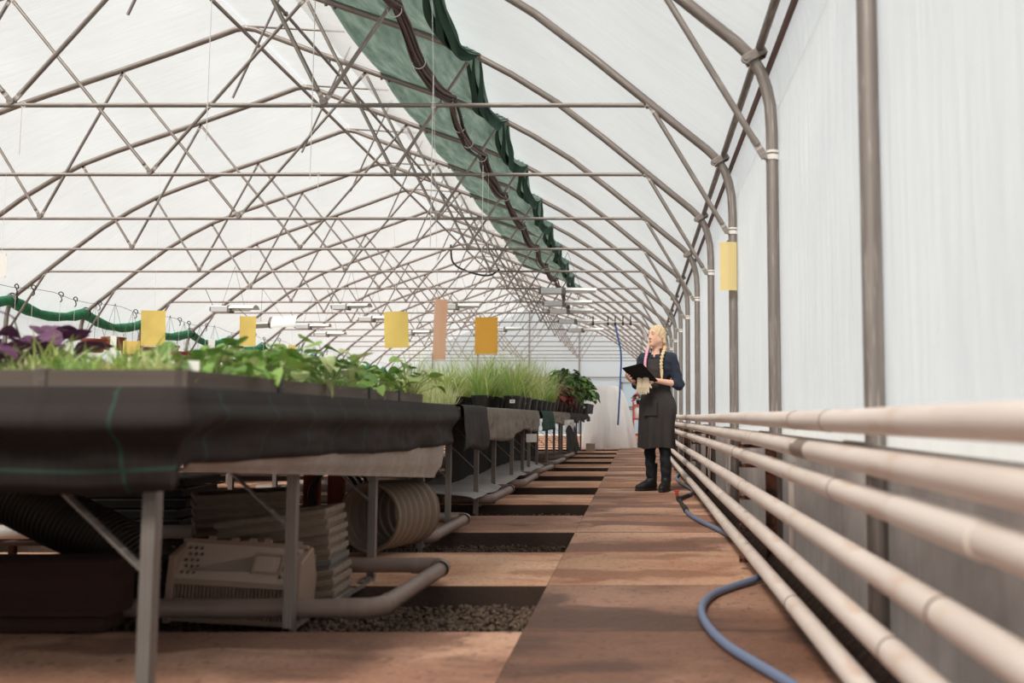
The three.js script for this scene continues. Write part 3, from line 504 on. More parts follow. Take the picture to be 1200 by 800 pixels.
{
  // black corrugated drain pipe snaking down to the crate
  const pts = [[-3.0, 0.58, -4.1], [-2.72, 0.46, -4.0], [-2.46, 0.35, -3.95], [-2.2, 0.24, -3.92], [-1.93, 0.1, -3.85]], c = new THREE.CatmullRomCurve3(pts.map((p) => V(...p))), n = 260;
  tag(obj('drain_pipe', polyTube(c.getPoints(n).map((p) => p.toArray()), (u, i) => 0.115 + 0.007 * Math.sin(u * 52 * 6.283), 20), M.ductBlack), 'thick dark corrugated drain pipe slanting down behind the nearest legs', 'pipe');
  // wide grey corrugated duct with an open mouth
  const t = thing('corrugated_duct', 'wide grey corrugated duct lying with its round mouth open', 'duct', [-1.46, 0.22, -5.12], -0.3);
  const p2 = []; for (let i = 0; i <= 60; i++) p2.push([0.05 * (i / 60) ** 2, 0, -i / 60 * 0.42]);
  obj('duct_wall', polyTube(p2, (u) => 0.175 + 0.014 * Math.sin(u * 7 * 6.283), 40), M.duct, t);
  obj('mouth_ring', new THREE.TorusGeometry(0.183, 0.011, 10, 48), M.duct, t);
  tag(obj('hose_coil', [0, 1, 2].map((i) => new THREE.TorusGeometry(0.13 + i * 0.012, 0.01, 8, 40).rotateY(0.3).translate(-1.72 + i * 0.012, 0.33, -5.3 - i * 0.03))), 'coil of thin dark hose standing left of the wide duct', 'hose').material = M.blackPlastic;
  // dark timber, dark crates, reddish boards
  tag(obj('timber_beam', [rbox(1.5, 0.2, 0.17, 0.008, -2.62, 0.16, -3.42)], M.woodDark), 'dark reddish timber beam lying behind the nearest bench leg', 'timber');
  tag(obj('timber_board', [rbox(1.4, 0.05, 0.3, 0.006, -2.6, 0.03, -3.5)], M.woodDark), 'low dark board under the reddish timber beam', 'timber');
  for (let i = 0; i < 6; i++) {
    const q = thing('flat_tray', `thin black plant tray piled behind the drain pipe, ${['bottom one', 'second up', 'third up', 'fourth up', 'fifth up', 'topmost'][i]}`, 'tray', [-2.85 + rr(-0.03, 0.03), 0.12 + i * 0.055, -5.2], rr(-0.06, 0.06), 'black plant trays under the nearest bench');
    obj('tray_rim', [box(0.9, 0.008, 0.02, 0, 0.045, 0.25), box(0.9, 0.008, 0.02, 0, 0.045, -0.25), box(0.02, 0.008, 0.5, 0.45, 0.045, 0), box(0.02, 0.008, 0.5, -0.45, 0.045, 0)], M.steelDark, q);
    obj('tray_body', [box(0.86, 0.04, 0.46, 0, 0.02, 0)], M.blackPlastic, q);
  }
}
{
  tag(obj('storage_shelf', [box(0.95, 0.02, 0.6, -2.85, 0.105, -5.2), ...[-0.44, 0.44].flatMap((x) => [-0.26, 0.26].map((z) => box(0.03, 0.1, 0.03, -2.85 + x, 0.05, -5.2 + z)))], M.woodDark), 'low dark shelf holding the thin black plant trays', 'shelf');
  for (const [x, i] of [[-1.86, 0], [-1.72, 1]]) tag(obj('timber_post', [rbox(0.09, 0.62, 0.05, 0.004, x, 0.31, -5.35)], std({ color: 0x8a4630, roughness: 0.9 })), `reddish upright wooden board behind the tray stacks, ${i ? 'right one' : 'left one'}`, 'timber');
  // black sheeting hung behind the legs of the second and third benches
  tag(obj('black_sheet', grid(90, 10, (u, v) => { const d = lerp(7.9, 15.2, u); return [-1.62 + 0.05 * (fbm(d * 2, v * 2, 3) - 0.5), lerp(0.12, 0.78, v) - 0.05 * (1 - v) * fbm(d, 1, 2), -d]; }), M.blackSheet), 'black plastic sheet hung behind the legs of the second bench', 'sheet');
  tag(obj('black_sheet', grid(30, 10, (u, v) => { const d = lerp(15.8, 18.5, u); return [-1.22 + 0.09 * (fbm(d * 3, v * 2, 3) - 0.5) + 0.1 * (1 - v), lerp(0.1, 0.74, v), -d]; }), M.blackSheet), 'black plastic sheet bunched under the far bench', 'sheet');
  // pale film laid on the pipes under the second bench
  tag(obj('film_sheet', grid(50, 16, (u, v) => { const d = lerp(6.95, 12.2, u), x = lerp(-1.2, -1.9, v); return [x, 0.17 + 0.05 * fbm(d * 2, v * 3, 3) - 0.05 * Math.exp(-v * 8), -d]; }), M.filmDirty), 'crumpled pale film lying on the pipes under the second bench', 'sheet');
  tag(obj('film_sheet', grid(24, 16, (u, v) => { const d = lerp(13.6, 15.6, u); return [BX + 0.05 + 0.05 * fbm(d * 4, v * 4, 3), lerp(0.72, 0.5 + 0.14 * Math.sin(u * 3.1), v), -d]; }), M.tarp), 'torn white film hanging from the edge of the third bench', 'sheet');
  const bag = new THREE.IcosahedronGeometry(0.09, 3), p = bag.attributes.position; for (let i = 0; i < p.count; i++) { const q = 0.75 + 0.6 * fbm(p.getX(i) * 25 + 5, p.getY(i) * 25 + p.getZ(i) * 31, 3); p.setXYZ(i, p.getX(i) * q * 1.6, p.getY(i) * q * 0.7, p.getZ(i) * q); } bag.computeVertexNormals();
  tag(obj('plastic_bag', bag.translate(-1.52, 0.12, -6.0), std({ map: texture(128, 128, (u, v) => fbm(u * 8, v * 8, 3, 8, 8) > 0.5 ? hex(0xd8d8cc) : hex(0x3c6a48)), roughness: 0.5 })), 'crumpled green and white plastic bag under the second bench', 'bag');
  const card = thing('bench_tag', 'blank white card hanging below the cloth of the second bench', 'tag', [BX + 0.045, 0.55, -9.55], 0.1);
  obj('card', [box(0.11, 0.085, 0.002)], M.label, card); obj('string', [bar([0, 0.04, 0], [0, 0.1, 0], 0.0015, 5)], M.string, card);
  tag(obj('cardboard_box', [rbox(0.2, 0.16, 0.3, 0.004, -1.0, 0.1, -20.6)], M.crateWhite), 'small pale box beneath the far bench end', 'box');
}
// garden hose lying on the path
{
  const t = thing('garden_hose', 'grey-blue garden hose curving out over the path in the foreground', 'hose');
  obj('hose_run', path([[0.62, 0.03, -4.46], [0.55, 0.022, -4.33], [0.44, 0.018, -4.18], [0.33, 0.018, -3.99], [0.262, 0.018, -3.72], [0.258, 0.018, -3.42], [0.3, 0.018, -3.12], [0.37, 0.018, -2.88], [0.44, 0.018, -2.66], [0.52, 0.018, -2.3], [0.5, 0.018, -1.8]], 0.0165, 14, 8), M.hose, t);
  obj('fitting', [bar([0.6, 0.028, -4.42], [0.66, 0.033, -4.54], 0.021, 14)], M.blackPlastic, t);
  const t2 = thing('garden_hose', 'grey hose with black coupling lying on the path beyond the woman\'s boots', 'hose');
  t2.userData.label = 'grey hose with a black coupling lying on the path before the boots';
  obj('hose_run', path([[0.62, 0.03, -5.7], [0.56, 0.018, -6.2], [0.47, 0.018, -6.72], [0.415, 0.018, -7.2], [0.405, 0.018, -7.55]], 0.0165, 12, 8), M.hose, t2);
  obj('coupling', [bar([0.405, 0.02, -7.45], [0.402, 0.02, -7.75], 0.022, 12), bar([0.402, 0.02, -7.7], [0.395, 0.02, -8.5], 0.0165, 12), bar([0.395, 0.022, -8.42], [0.394, 0.022, -8.62], 0.024, 12), bar([0.39, 0.022, -8.5], [0.5, 0.022, -8.9], 0.017, 12)], M.blackPlastic, t2);
  obj('valve', [rbox(0.03, 0.04, 0.05, 0.008, 0.385, 0.05, -8.75), bar([0.36, 0.075, -8.75], [0.41, 0.075, -8.75], 0.008, 8)], M.red, t2);
  obj('hose_tail', path([[0.5, 0.02, -8.9], [0.58, 0.02, -9.4], [0.52, 0.02, -10.4], [0.5, 0.02, -11.4], [0.6, 0.02, -12.5]], 0.0165, 12, 8), M.hose, t2);
  // loops of thin pale cable on the wall behind the pipes
  for (const [d, L] of [[6.6, 'thin pale cable looped on the lower wall by the second stand'], [8.3, 'thin pale cable looped low on the wall, farther along']]) tag(obj('wall_cable', path([[0.66, 0.6, -d], [0.65, 0.35, -d - 0.05], [0.655, 0.2, -d + 0.05], [0.65, 0.32, -d + 0.16], [0.66, 0.5, -d + 0.1], [0.66, 0.58, -d + 0.02]], 0.006, 6, 6), M.pipeSleeve), L, 'cable');
  tag(obj('riser_pipe', [bar([0.722, 0.0, -4.3], [0.722, 0.56, -4.3], 0.016, 10), path([[0.722, 0.06, -4.3], [0.716, 0.02, -4.26], [0.69, 0.03, -4.2]], 0.016, 8, 5)], M.pipeSleeve), 'slim white upright water pipe beside the rusty stand', 'pipe');
}

// ---------------------------------------------------------------- things hung from the roof
const bay = (d) => { const ph = (((d - 0.8) / 2) % 1 + 1) % 1; return 4 * ph * (1 - ph); };   // 0 at a truss, 1 midway
{
  const t = thing('shade_cloth', 'long dull-green shade cloth drawn up and sagging between the roof tubes', 'shade cloth');
  const g = grid(420, 26, (u, v) => {
    const d = lerp(0.4, 24.9, u), x = lerp(-3.08, -1.52, v), b = bay(d), edge = 0.05 * b * v;
    return [x - edge, roofY(x - CX) + 0.045 - b * (0.06 + 0.17 * v * v) - 0.012 * Math.sin(v * 22 + d * 0.6) * b - 0.02 * b * (fbm(d * 2, v * 6, 3) - 0.5), -d];
  }, (u, v) => [u * 24.5, v * 1.6]);
  obj('cloth_panel', g, M.shadeCloth, t);
  for (const [k, w, dx] of [[0, 0.17, 0.0], [1, 0.12, -0.06], [2, 0.09, -0.12]]) obj('gathered_fold', grid(420, 6, (u, v) => {
    const d = lerp(0.4, 24.8 - k * 0.2, u), b = bay(d), x = -1.53 + dx - 0.05 * b + 0.03 * Math.sin(d * 5.1 + k * 2) * b;
    return [x - 0.07 * Math.sin(v * 3.1) * (0.1 + 0.9 * b), roofY(x - CX) + 0.055 - b * 0.25 - v * w * (0.03 + 0.97 * b), -d];
  }, (u, v) => [u * 24.5, v]), M.shadeDark, t);
  obj('hem_clip', TRUSS.slice(0, 11).map((d) => [0, 0.09].map((dx) => bar([-3.06 + dx, roofY(-3.06 + dx - CX) - 0.05, -d], [-3.06 + dx, roofY(-3.06 + dx - CX) + 0.03, -d + 0.01], 0.015, 7))), M.steelDark, t);
}
{
  // bundle of brown cables slung along the web bars
  const t = thing('cable_bundle', 'twisted bundle of brown cables slung along under the green shade cloth', 'cables');
  for (let k = 0; k < 7; k++) {
    const pts = []; for (let d = 1.2; d < 27; d += 0.2) { const b = bay(d), r = 0.012 + 0.05 * fbm(d * 1.3, k * 3.1, 3) + (k === 6 ? 0.03 * b : 0), a = k * 0.9 + d * 0.9 + 1.5 * fbm(d * 0.4, 20 + k, 2); pts.push([-1.84 + r * Math.cos(a) + 0.09 * (fbm(d * 0.9, 4, 3) - 0.5), 3.88 - 0.13 * b + r * Math.sin(a) + 0.05 * (fbm(d * 0.6, 9, 2) - 0.5), -d]); }
    obj('cable', polyTube(pts, 0.011 + 0.003 * (k % 3), 7), k & 1 ? M.cable : M.cableBrown, t);
  }
  for (const d of [...TRUSS.slice(0, 12), 7.6, 9.4, 9.9]) obj('tie_strap', [new THREE.TorusGeometry(0.055, 0.004, 6, 16).translate(-1.84, 3.86 - 0.1 * bay(d), -d), bar([-1.84, 3.9 - 0.1 * bay(d), -d], [-1.78, 3.98 - 0.1 * bay(d), -d + 0.03], 0.003, 5)], M.string, t);
}
{
  // white support strings
  const S = [[507, 90, 290, 6.8, 'longest of the strings, near the brown cables'], [566, 195, 300, 8.8, 'second string, right of the longest one'], [368, 0, 210, 6.8, 'string at the middle of the nearest cross tubes'], [247, 0, 165, 6.8, 'string left of the roof centre'], [374, 205, 225, 8.8, 'short string tied to the second cross tube'], [27, 128, 182, 6.8, 'short string under the leftmost web joint']];
  for (const [u, v0, v1, d, l] of S) { const c = Math.atan(88 / FOCAL), y = (v) => { const q = (400 - v) / FOCAL, cy = q * Math.cos(c) + Math.sin(c), cz = Math.cos(c) - q * Math.sin(c); return EYE + d * cy / cz; }, x = (u - 745) / FOCAL * d * 1.0;
    const q = (400 - (v0 + v1) / 2) / FOCAL, cz = Math.cos(c) - q * Math.sin(c); tag(obj('support_string', [polyTube([[x / cz, y(v0), -d + 0.03], [x / cz, y(v1), -d + 0.03]], 0.0032, 6), new THREE.TorusGeometry(0.02, 0.0035, 5, 12).translate(x / cz, TIE, -d + 0.01)], M.string), `thin white ${l}`, 'string', 'thin white support strings'); }
}
// sticky cards
function at(u, v, d) { const c = Math.atan(88 / FOCAL), x = (u - 745) / FOCAL, q = (400 - v) / FOCAL, cy = q * Math.cos(c) + Math.sin(c), cz = Math.cos(c) - q * Math.sin(c); return [x * d / cz, EYE + cy * d / cz, -d]; }
{
  function card(u, v, d, w, h, turn, m, label, hang = 1, bend = 0, roll = 0) {
    const p = at(u, v, d), t = thing('sticky_trap', label, 'trap', p, turn, 'sticky insect traps'); t.rotation.z = roll;
    obj('card', grid(8, 8, (a, b) => [(a - 0.5) * w, (b - 0.5) * h, bend * ((a - 0.5) ** 2 * 4 * b + 0.3 * (b - 0.5) ** 2)]), m, t);
    const holes = []; for (const s of [-1, 1]) for (const e of [-1, 1]) holes.push(new THREE.TorusGeometry(0.006, 0.002, 5, 10).translate(s * w * 0.42, e * h * 0.45, 0.002));
    obj('grommet', holes, m, t);
    if (!hang) obj('stake', [bar([0, -h / 2 + 0.01, 0.002], [0, TOP - p[1], 0.002], 0.004, 5)], M.steel, t);
    if (hang) obj('string', [bar([0, h / 2 - 0.01, 0], [0, TIE - p[1], 0], 0.0011, 5)], M.string, t);
  }
  card(180, 384.5, 8.78, 0.222, 0.34, 0.12, M.cardYellow, 'yellow sticky trap hanging highest on the left, above red hanging pots', 1, 0.02);
  card(290.5, 388, 10.78, 0.18, 0.35, 0.2, M.cardYellow, 'narrow yellow sticky trap between the left lamps and green roll', 1, 0.02);
  card(464.5, 386, 8.78, 0.225, 0.35, 0.25, M.cardYellow, 'yellow sticky trap with a curled corner above the broad-leaved plants', 1, -0.05, 0.04);
  card(513.5, 386, 4.78, 0.172, 0.317, 1.38, M.cardPeach, 'pale peach sticky trap seen nearly edge-on before the grassy pots', 1, 0.02, 0.09);
  card(570, 393, 8.78, 0.22, 0.353, -0.05, M.cardOrange, 'bright orange sticky trap above the tallest grassy plants', 1, 0.01);
  card(154, 407, 8.4, 0.15, 0.12, 0.1, M.cardYellow, 'small low yellow sticky trap half hidden in the left plants', 0);
  card(342, 411, 12.78, 0.1, 0.16, 0.1, M.cardYellow, 'tiny distant yellow sticky trap at the end of the green roll', 1);
  card(1.5, 311, 8.78, 0.09, 0.24, 0.1, M.label, 'white card cut by the left edge under a cross tube', 1);
  // card fixed to the second visible post
  const t = thing('sticky_trap', 'pale yellow sticky trap fixed to a post of the right wall', 'trap', at(853.5, 312, 6.74), 0, 'sticky insect traps');
  obj('card', grid(6, 8, (a, b) => [(a - 0.5) * 0.125, (b - 0.5) * 0.36, 0.02 * Math.sin(a * 3)]), M.cardPale, t); obj('clip', [rbox(0.02, 0.03, 0.02, 0.004, 0, 0.178, 0)], M.steelDark, t);
}
{
  // growing lamps hung in rows
  const t0 = thing('grow_lamp', '', 'lamp');
  obj('reflector', [grid(12, 2, (u, v) => { const a = lerp(-1.25, 1.25, u); return [0.12 + lerp(-0.17, 0.17, v), 0.07 * Math.cos(a), 0.12 * Math.sin(a)]; }), grid(12, 2, (u, v) => { const a = lerp(-1.25, 1.25, u); return [0.12 + lerp(-0.17, 0.17, v), 0.076 * Math.cos(a), 0.126 * Math.sin(a)]; })], M.lampWhite, t0);
  obj('ballast', [rbox(0.24, 0.09, 0.13, 0.012, -0.2, 0.02, 0)], M.alu, t0);
  obj('end_cap', [rbox(0.05, 0.1, 0.14, 0.01, -0.07, 0.02, 0), rbox(0.03, 0.06, 0.1, 0.008, -0.33, 0.02, 0)], M.lampCap, t0);
  obj('bulb', [bar([-0.05, 0.015, 0], [0.2, 0.015, 0], 0.022, 10)], M.lampWhite, t0);
  obj('wire', [bar([-0.2, 0.06, 0], [-0.03, 0.62, 0], 0.0022, 5), bar([0.12, 0.075, 0], [-0.03, 0.62, 0], 0.0022, 5), bar([-0.3, 0.03, 0], [-0.42, 0.3, 0.02], 0.004, 5)], M.dark, t0);
  const L = [[276, 364, 12.8, 'leftmost of the hanging lamps, above the narrow yellow trap'], [324, 379, 12.8, 'tilted one in the left lamp group'], [413, 361, 14.8, 'upper middle one, between two cross tubes'], [368, 384, 16.8, 'small one left of the curled yellow trap'], [388, 393, 18.8, 'lowest small one behind the broad-leaved plants'], [442, 375, 16.8, 'one touching the left edge of the curled trap'], [541, 361, 14.8, 'one between the peach and orange traps'], [488, 391, 18.8, 'small one between the curled and peach traps'], [596, 387, 18.8, 'one just right of the orange trap'],
    [668, 343, 15.2, 'topmost of the right-hand lamp column'], [668, 357, 17.2, 'second down in the right-hand lamp column'], [672, 366, 19, 'third down in the right-hand lamp column'], [680, 378, 21, 'fourth down in the right-hand lamp column'], [688, 388, 23.5, 'lowest of the right-hand lamp column']];
  L.forEach(([u, v, d, l], i) => { const p = at(u, v, d), lab = `white-reflector growing lamp, ${l}`; let o = t0; if (!i) { t0.position.set(...p); tag(t0, lab, null, 'hanging growing lamps'); } else o = copy(t0, p, 0.1 * Math.sin(i * 2.3), lab, 'hanging growing lamps'); if (i === 1) o.rotation.x = 0.8; if (i > 8) o.scale.set(1.5, 1.1, 1.2); });
}
{
  // water boom across the path with clips, blue hose hanging from it
  const t = thing('water_boom', 'grey water pipe with black clips hung across the path, bending down', 'pipe'), d = 16;
  const a = at(690, 379, d), b = at(740, 379, d), e = at(756, 391, d);
  obj('boom', path([a, [lerp(a[0], b[0], 0.5), a[1] + 0.015, -d], b, [b[0] + 0.12, b[1] - 0.03, -d], e, [e[0] + 0.02, e[1] - 0.12, -d]], 0.024, 12, 8), M.pipeDim, t);
  for (const q of [0.1, 0.45, 0.62, 0.8, 0.98]) obj('clip', [bar([lerp(a[0], b[0], q) - 0.02, a[1], -d], [lerp(a[0], b[0], q) + 0.02, a[1], -d], 0.034, 10), bar([lerp(a[0], b[0], q), a[1], -d], [lerp(a[0], b[0], q), a[1] + 0.13, -d], 0.012, 6)], M.dark, t);
  const h = at(723, 380, d);
  tag(obj('hanging_hose', path([[h[0] - 0.03, h[1] + 0.02, -d], [h[0], h[1] - 0.15, -d], [h[0] + 0.07, h[1] - 0.5, -d], [h[0] + 0.06, h[1] - 1.0, -d], [h[0] + 0.02, h[1] - 1.75, -d]], 0.016, 8, 8), M.hoseBlue), 'blue hose hanging from the grey pipe left of the woman', 'hose');
  const w = at(535, 308, 14.8);
  tag(obj('cable_loop', path([[w[0] - 0.1, w[1] + 0.3, w[2]], [w[0] - 0.05, w[1], w[2]], [w[0] + 0.25, w[1] - 0.16, w[2]], [w[0] + 0.55, w[1] - 0.2, w[2]], [w[0] + 0.7, w[1] - 0.1, w[2]]], 0.016, 8, 8), M.dark), 'dark cable loop drooping below the roof bars over the grassy pots', 'cable');
}
{
  // rolled green net along the left eave, wire with hooks, red hanging pots
  const pts = []; for (let d = 8; d < 40; d += 0.25) pts.push([XL + 0.07, 2.66 - 0.17 * bay(d) - 0.01 * Math.sin(d * 3), -d]);
  const t = thing('rolled_net', 'rolled green net sagging in swags along the left eave', 'net');
  obj('roll', polyTube(pts, (u) => 0.085 + 0.02 * Math.sin(u * 190) * Math.sin(u * 77), 12), M.netGreen, t);
  for (const d of TRUSS) if (d > 8) obj('net_tie', [new THREE.TorusGeometry(0.1, 0.012, 6, 16).translate(XL + 0.07, 2.66, -d)], M.dark, t);
  const hp = (d) => [-9.55, 2.84 - 0.1 * bay(d), -d];
  const wp = []; for (let d = 8; d < 40; d += 0.5) wp.push(hp(d));
  tag(obj('hook_wire', polyTube(wp, 0.004, 5), M.dark), 'thin wire carrying the row of black hooks on the left', 'wire');
  const h0 = thing('hook', '', 'hook', [0, 0, 0]);
  obj('hook_bend', path([[0.03, -0.03, 0], [0.045, 0.03, 0], [0, 0.075, 0], [-0.045, 0.04, 0], [0, -0.02, 0], [0.02, -0.1, 0], [-0.01, -0.14, 0]], 0.011, 6, 5), M.dark, h0);
  obj('string', [bar([-0.01, -0.13, 0], [0, -0.72, 0.02], 0.003, 5)], M.string, h0);
  const us = [12.9, 13.45, 14.1, 14.5, 15.2, 15.6, 16.3, 17.5, 18, 19.2, 19.6, 20.4, 22.4, 23, 23.6, 24.6, 26, 27.3, 28.4, 30];
  us.forEach((d, i) => { const l = `small black S-hook on the left wire, ${ORD[i]} from the near end`; if (!i) { h0.scale.setScalar(0.8); h0.position.set(...hp(d)); tag(h0, l, null, 'black S-hooks on the left wire'); } else copy(h0, hp(d), rr(-0.5, 0.5), l, 'black S-hooks on the left wire'); });
  const b0 = thing('hanging_pot', '', 'pot', [0, 0, 0]);
  obj('pot', [lathe([[0, 0], [0.13, 0], [0.15, 0.02], [0.19, 0.2], [0.205, 0.205], [0.205, 0.235], [0.19, 0.235], [0.18, 0.2], [0, 0.19]], 24)], M.potRed, b0);
  obj('hanger', [0, 1, 2].map((k) => bar([0.19 * Math.cos(k * 2.09), 0.23, 0.19 * Math.sin(k * 2.09)], [0, 0.86, 0], 0.003, 5)), M.dark, b0);
  const pos = [16.2, 16.8, 17.4, 18.8, 19.4, 20.1, 17.9, 20.8, 21.7, 22.6];
  pos.forEach((d, i) => { const p = hp(d); p[1] -= 0.86; const l = `red-brown hanging pot in the left row, ${['near the yellow traps', 'second after it', 'third after it', 'right of the highest trap', 'next to the right', 'third to its right', 'half hidden by the highest trap', 'just right of the highest trap', 'small and far', 'smallest and farthest'][i]}`; if (!i) { b0.position.set(...p); tag(b0, l, null, 'red-brown hanging pots'); } else copy(b0, p, i, l, 'red-brown hanging pots'); });
}
{
  // plastic-covered heap beyond the benches with a stake
  const cx = -0.68, cd = 22.6, H = 1.52;
  tag(obj('plastic_cover', grid(72, 30, (u, v) => {
    const a = u * Math.PI * 2, fold = 1 + 0.09 * Math.sin(a * 9 + 2 * v) * v + 0.06 * Math.sin(a * 17 + 1) * v * v, R = (0.1 + 0.54 * Math.pow(v, 0.62)) * fold;
    return [cx + R * Math.cos(a) * 1.0, Math.max(0.015, H * (1 - Math.pow(v, 1.9)) + 0.03 * Math.sin(a * 5) * (1 - v) * v * 3), -cd + R * Math.sin(a) * 1.1];
  }, (u, v) => [u * 4, v * 2]), M.tarp), 'heap covered with translucent white plastic at the end of the benches', 'cover');
  tag(obj('stake', [bar([-0.5, 0, -22.35], [-0.5, 1.42, -22.5], 0.022, 8)], M.steel), 'grey stake standing against the plastic-covered heap', 'stake');
  const t = thing('plant_trolley', 'red trolley with potted plants far down the path behind the woman', 'trolley', [0.07, 0, -27]);
  obj('frame', [-0.14, 0.14].flatMap((x) => [-0.25, 0.25].map((z) => box(0.05, 1.15, 0.05, x, 0.62, z))), M.red, t);
  for (const y of [0.25, 0.7, 1.1]) obj('shelf', [box(0.33, 0.05, 0.56, 0, y, 0)], M.red, t);
  for (const [x, z] of [[-0.14, 0.2], [0.14, 0.2], [-0.14, -0.2], [0.14, -0.2]]) obj('wheel', [place(bar([0, -0.02, 0], [0, 0.02, 0], 0.05, 12), x, 0.05, z, 0, 0, Math.PI / 2)], M.dark, t);
  const c = at(747, 470, 26.9); tag(obj('white_bucket', [lathe([[0, 0], [0.12, 0], [0.15, 0.28], [0.16, 0.28], [0.16, 0.3], [0, 0.29]], 18).translate(0.07, 0.727, -26.9)], M.lampWhite), 'white bucket standing on the red trolley', 'bucket');
  tag(obj('blue_drum', [lathe([[0, 0], [0.17, 0], [0.18, 0.03], [0.18, 0.3], [0.19, 0.32], [0.18, 0.34], [0.18, 0.58], [0.16, 0.6], [0, 0.6]], 20).translate(0.3, 0, -25.5)], std({ color: 0x8fb0cc, roughness: 0.5 })), 'pale blue drum standing on the path before the red trolley', 'drum');
}

// ---------------------------------------------------------------- plants
function heart(fold, droop) {                                          // a heart-shaped leaf, base at the origin, tip along +x, length 1
  return grid(6, 8, (u, v) => {
    const x = v, w = 0.5 * Math.pow(Math.sin(Math.PI * Math.pow(clamp(x * 0.97 + 0.02, 0, 1), 0.62)), 0.75), s = (u - 0.5) * 2, back = -0.12 * s * s * (1 - x) * (x < 0.3 ? 1 : 0.3);
    return [x + back, fold * Math.abs(s) * w - droop * x * x + 0.02 * Math.sin(s * 6 + x * 9), s * w];
  });
}
const HEART = [heart(0.25, 0.15), heart(0.35, 0.4), heart(0.1, 0.25), heart(0.3, 0.65)];
function orient(o, p, yaw, pitch, roll, s) { o.position.copy(p); o.quaternion.setFromEuler(new THREE.Euler(roll, yaw, pitch, 'YZX')); o.scale.setScalar(s); return o; }
function leafyPlant(name, label, cat, { n, h, spread, size, mats, pot, stems = M.stem, shapes = HEART, pitch = [-0.5, 0.7] }) {
  const t = thing(name, label, cat), tubes = [];
  for (let i = 0; i < n; i++) {
    const a = i * 2.4 + rr(-0.4, 0.4), r = spread * Math.sqrt((i + 0.5) / n) * rr(0.8, 1.1), y = h * (1 - 0.55 * (r / spread) ** 2) * rr(0.7, 1.08), p = V(r * Math.cos(a), y, -r * Math.sin(a));
    tubes.push(polyTube([[0, pot ? pot - 0.02 : 0, 0], [p.x * 0.5, y * 0.75, p.z * 0.5], p.toArray()], (u) => 0.0028 - 0.001 * u, 5));
    const m = new THREE.Mesh(shapes[i % shapes.length], mats[Math.floor(rnd() * mats.length)]); m.name = 'leaf'; t.add(m); orient(m, p, a + rr(-0.6, 0.6), rr(...pitch), rr(-0.5, 0.5), size * rr(0.7, 1.2));
  }
  obj('stem', tubes, stems, t);
  if (pot) obj('pot', [lathe([[0, 0], [pot * 0.38, 0], [pot * 0.52, pot * 0.95], [pot * 0.56, pot * 0.96], [pot * 0.56, pot * 1.05], [pot * 0.5, pot * 1.05], [pot * 0.48, pot * 0.9], [0, pot * 0.9]], 18)], M.potBlack, t);
  return t;
}
function blades(n, h, spread, w, { droop = 0.5, seg = 5, base = 0.05, lean = 0.35, y0 = 0 } = {}) {
  const pos = [], idx = [], uv = [];
  for (let i = 0; i < n; i++) {
    const a = rr(0, 6.283), L = h * rr(0.55, 1.1), out = rr(0.1, 1) * lean, cr = rr(0.2, 1) * droop, bx = base * Math.sqrt(rnd()), ba = rr(0, 6.283), s0 = pos.length / 3, tw = rr(-0.8, 0.8), ww = w * rr(0.6, 1.2);
    let x = bx * Math.cos(ba), z = bx * Math.sin(ba), y = y0, el = Math.PI / 2 - out;
    for (let k = 0; k <= seg; k++) {
      const q = k / seg, hw = ww * 0.5 * (1 - q * q * 0.95), sx = -Math.sin(a + tw * q), sz = Math.cos(a + tw * q);
      pos.push(x + sx * hw, y, z + sz * hw, x - sx * hw, y, z - sz * hw); uv.push(0, q, 1, q);
      const st = L / seg; x += st * Math.cos(el) * Math.cos(a); z += st * Math.cos(el) * Math.sin(a); y += st * Math.sin(el); el -= cr * 2 / seg * (0.4 + q * 1.4);
      if (k < seg) { const b = s0 + k * 2; idx.push(b, b + 1, b + 2, b + 2, b + 1, b + 3); }
    }
  }
  const g = new THREE.BufferGeometry(); g.setAttribute('position', new THREE.Float32BufferAttribute(pos, 3)); g.setAttribute('uv', new THREE.Float32BufferAttribute(uv, 2)); g.setIndex(idx); g.computeVertexNormals(); return g;
}
const POT = lathe([[0, 0], [0.06, 0], [0.062, 0.004], [0.078, 0.115], [0.084, 0.117], [0.086, 0.14], [0.08, 0.142], [0.074, 0.125], [0, 0.122]], 22);
const BENCH_Y = TOP - 0.003;
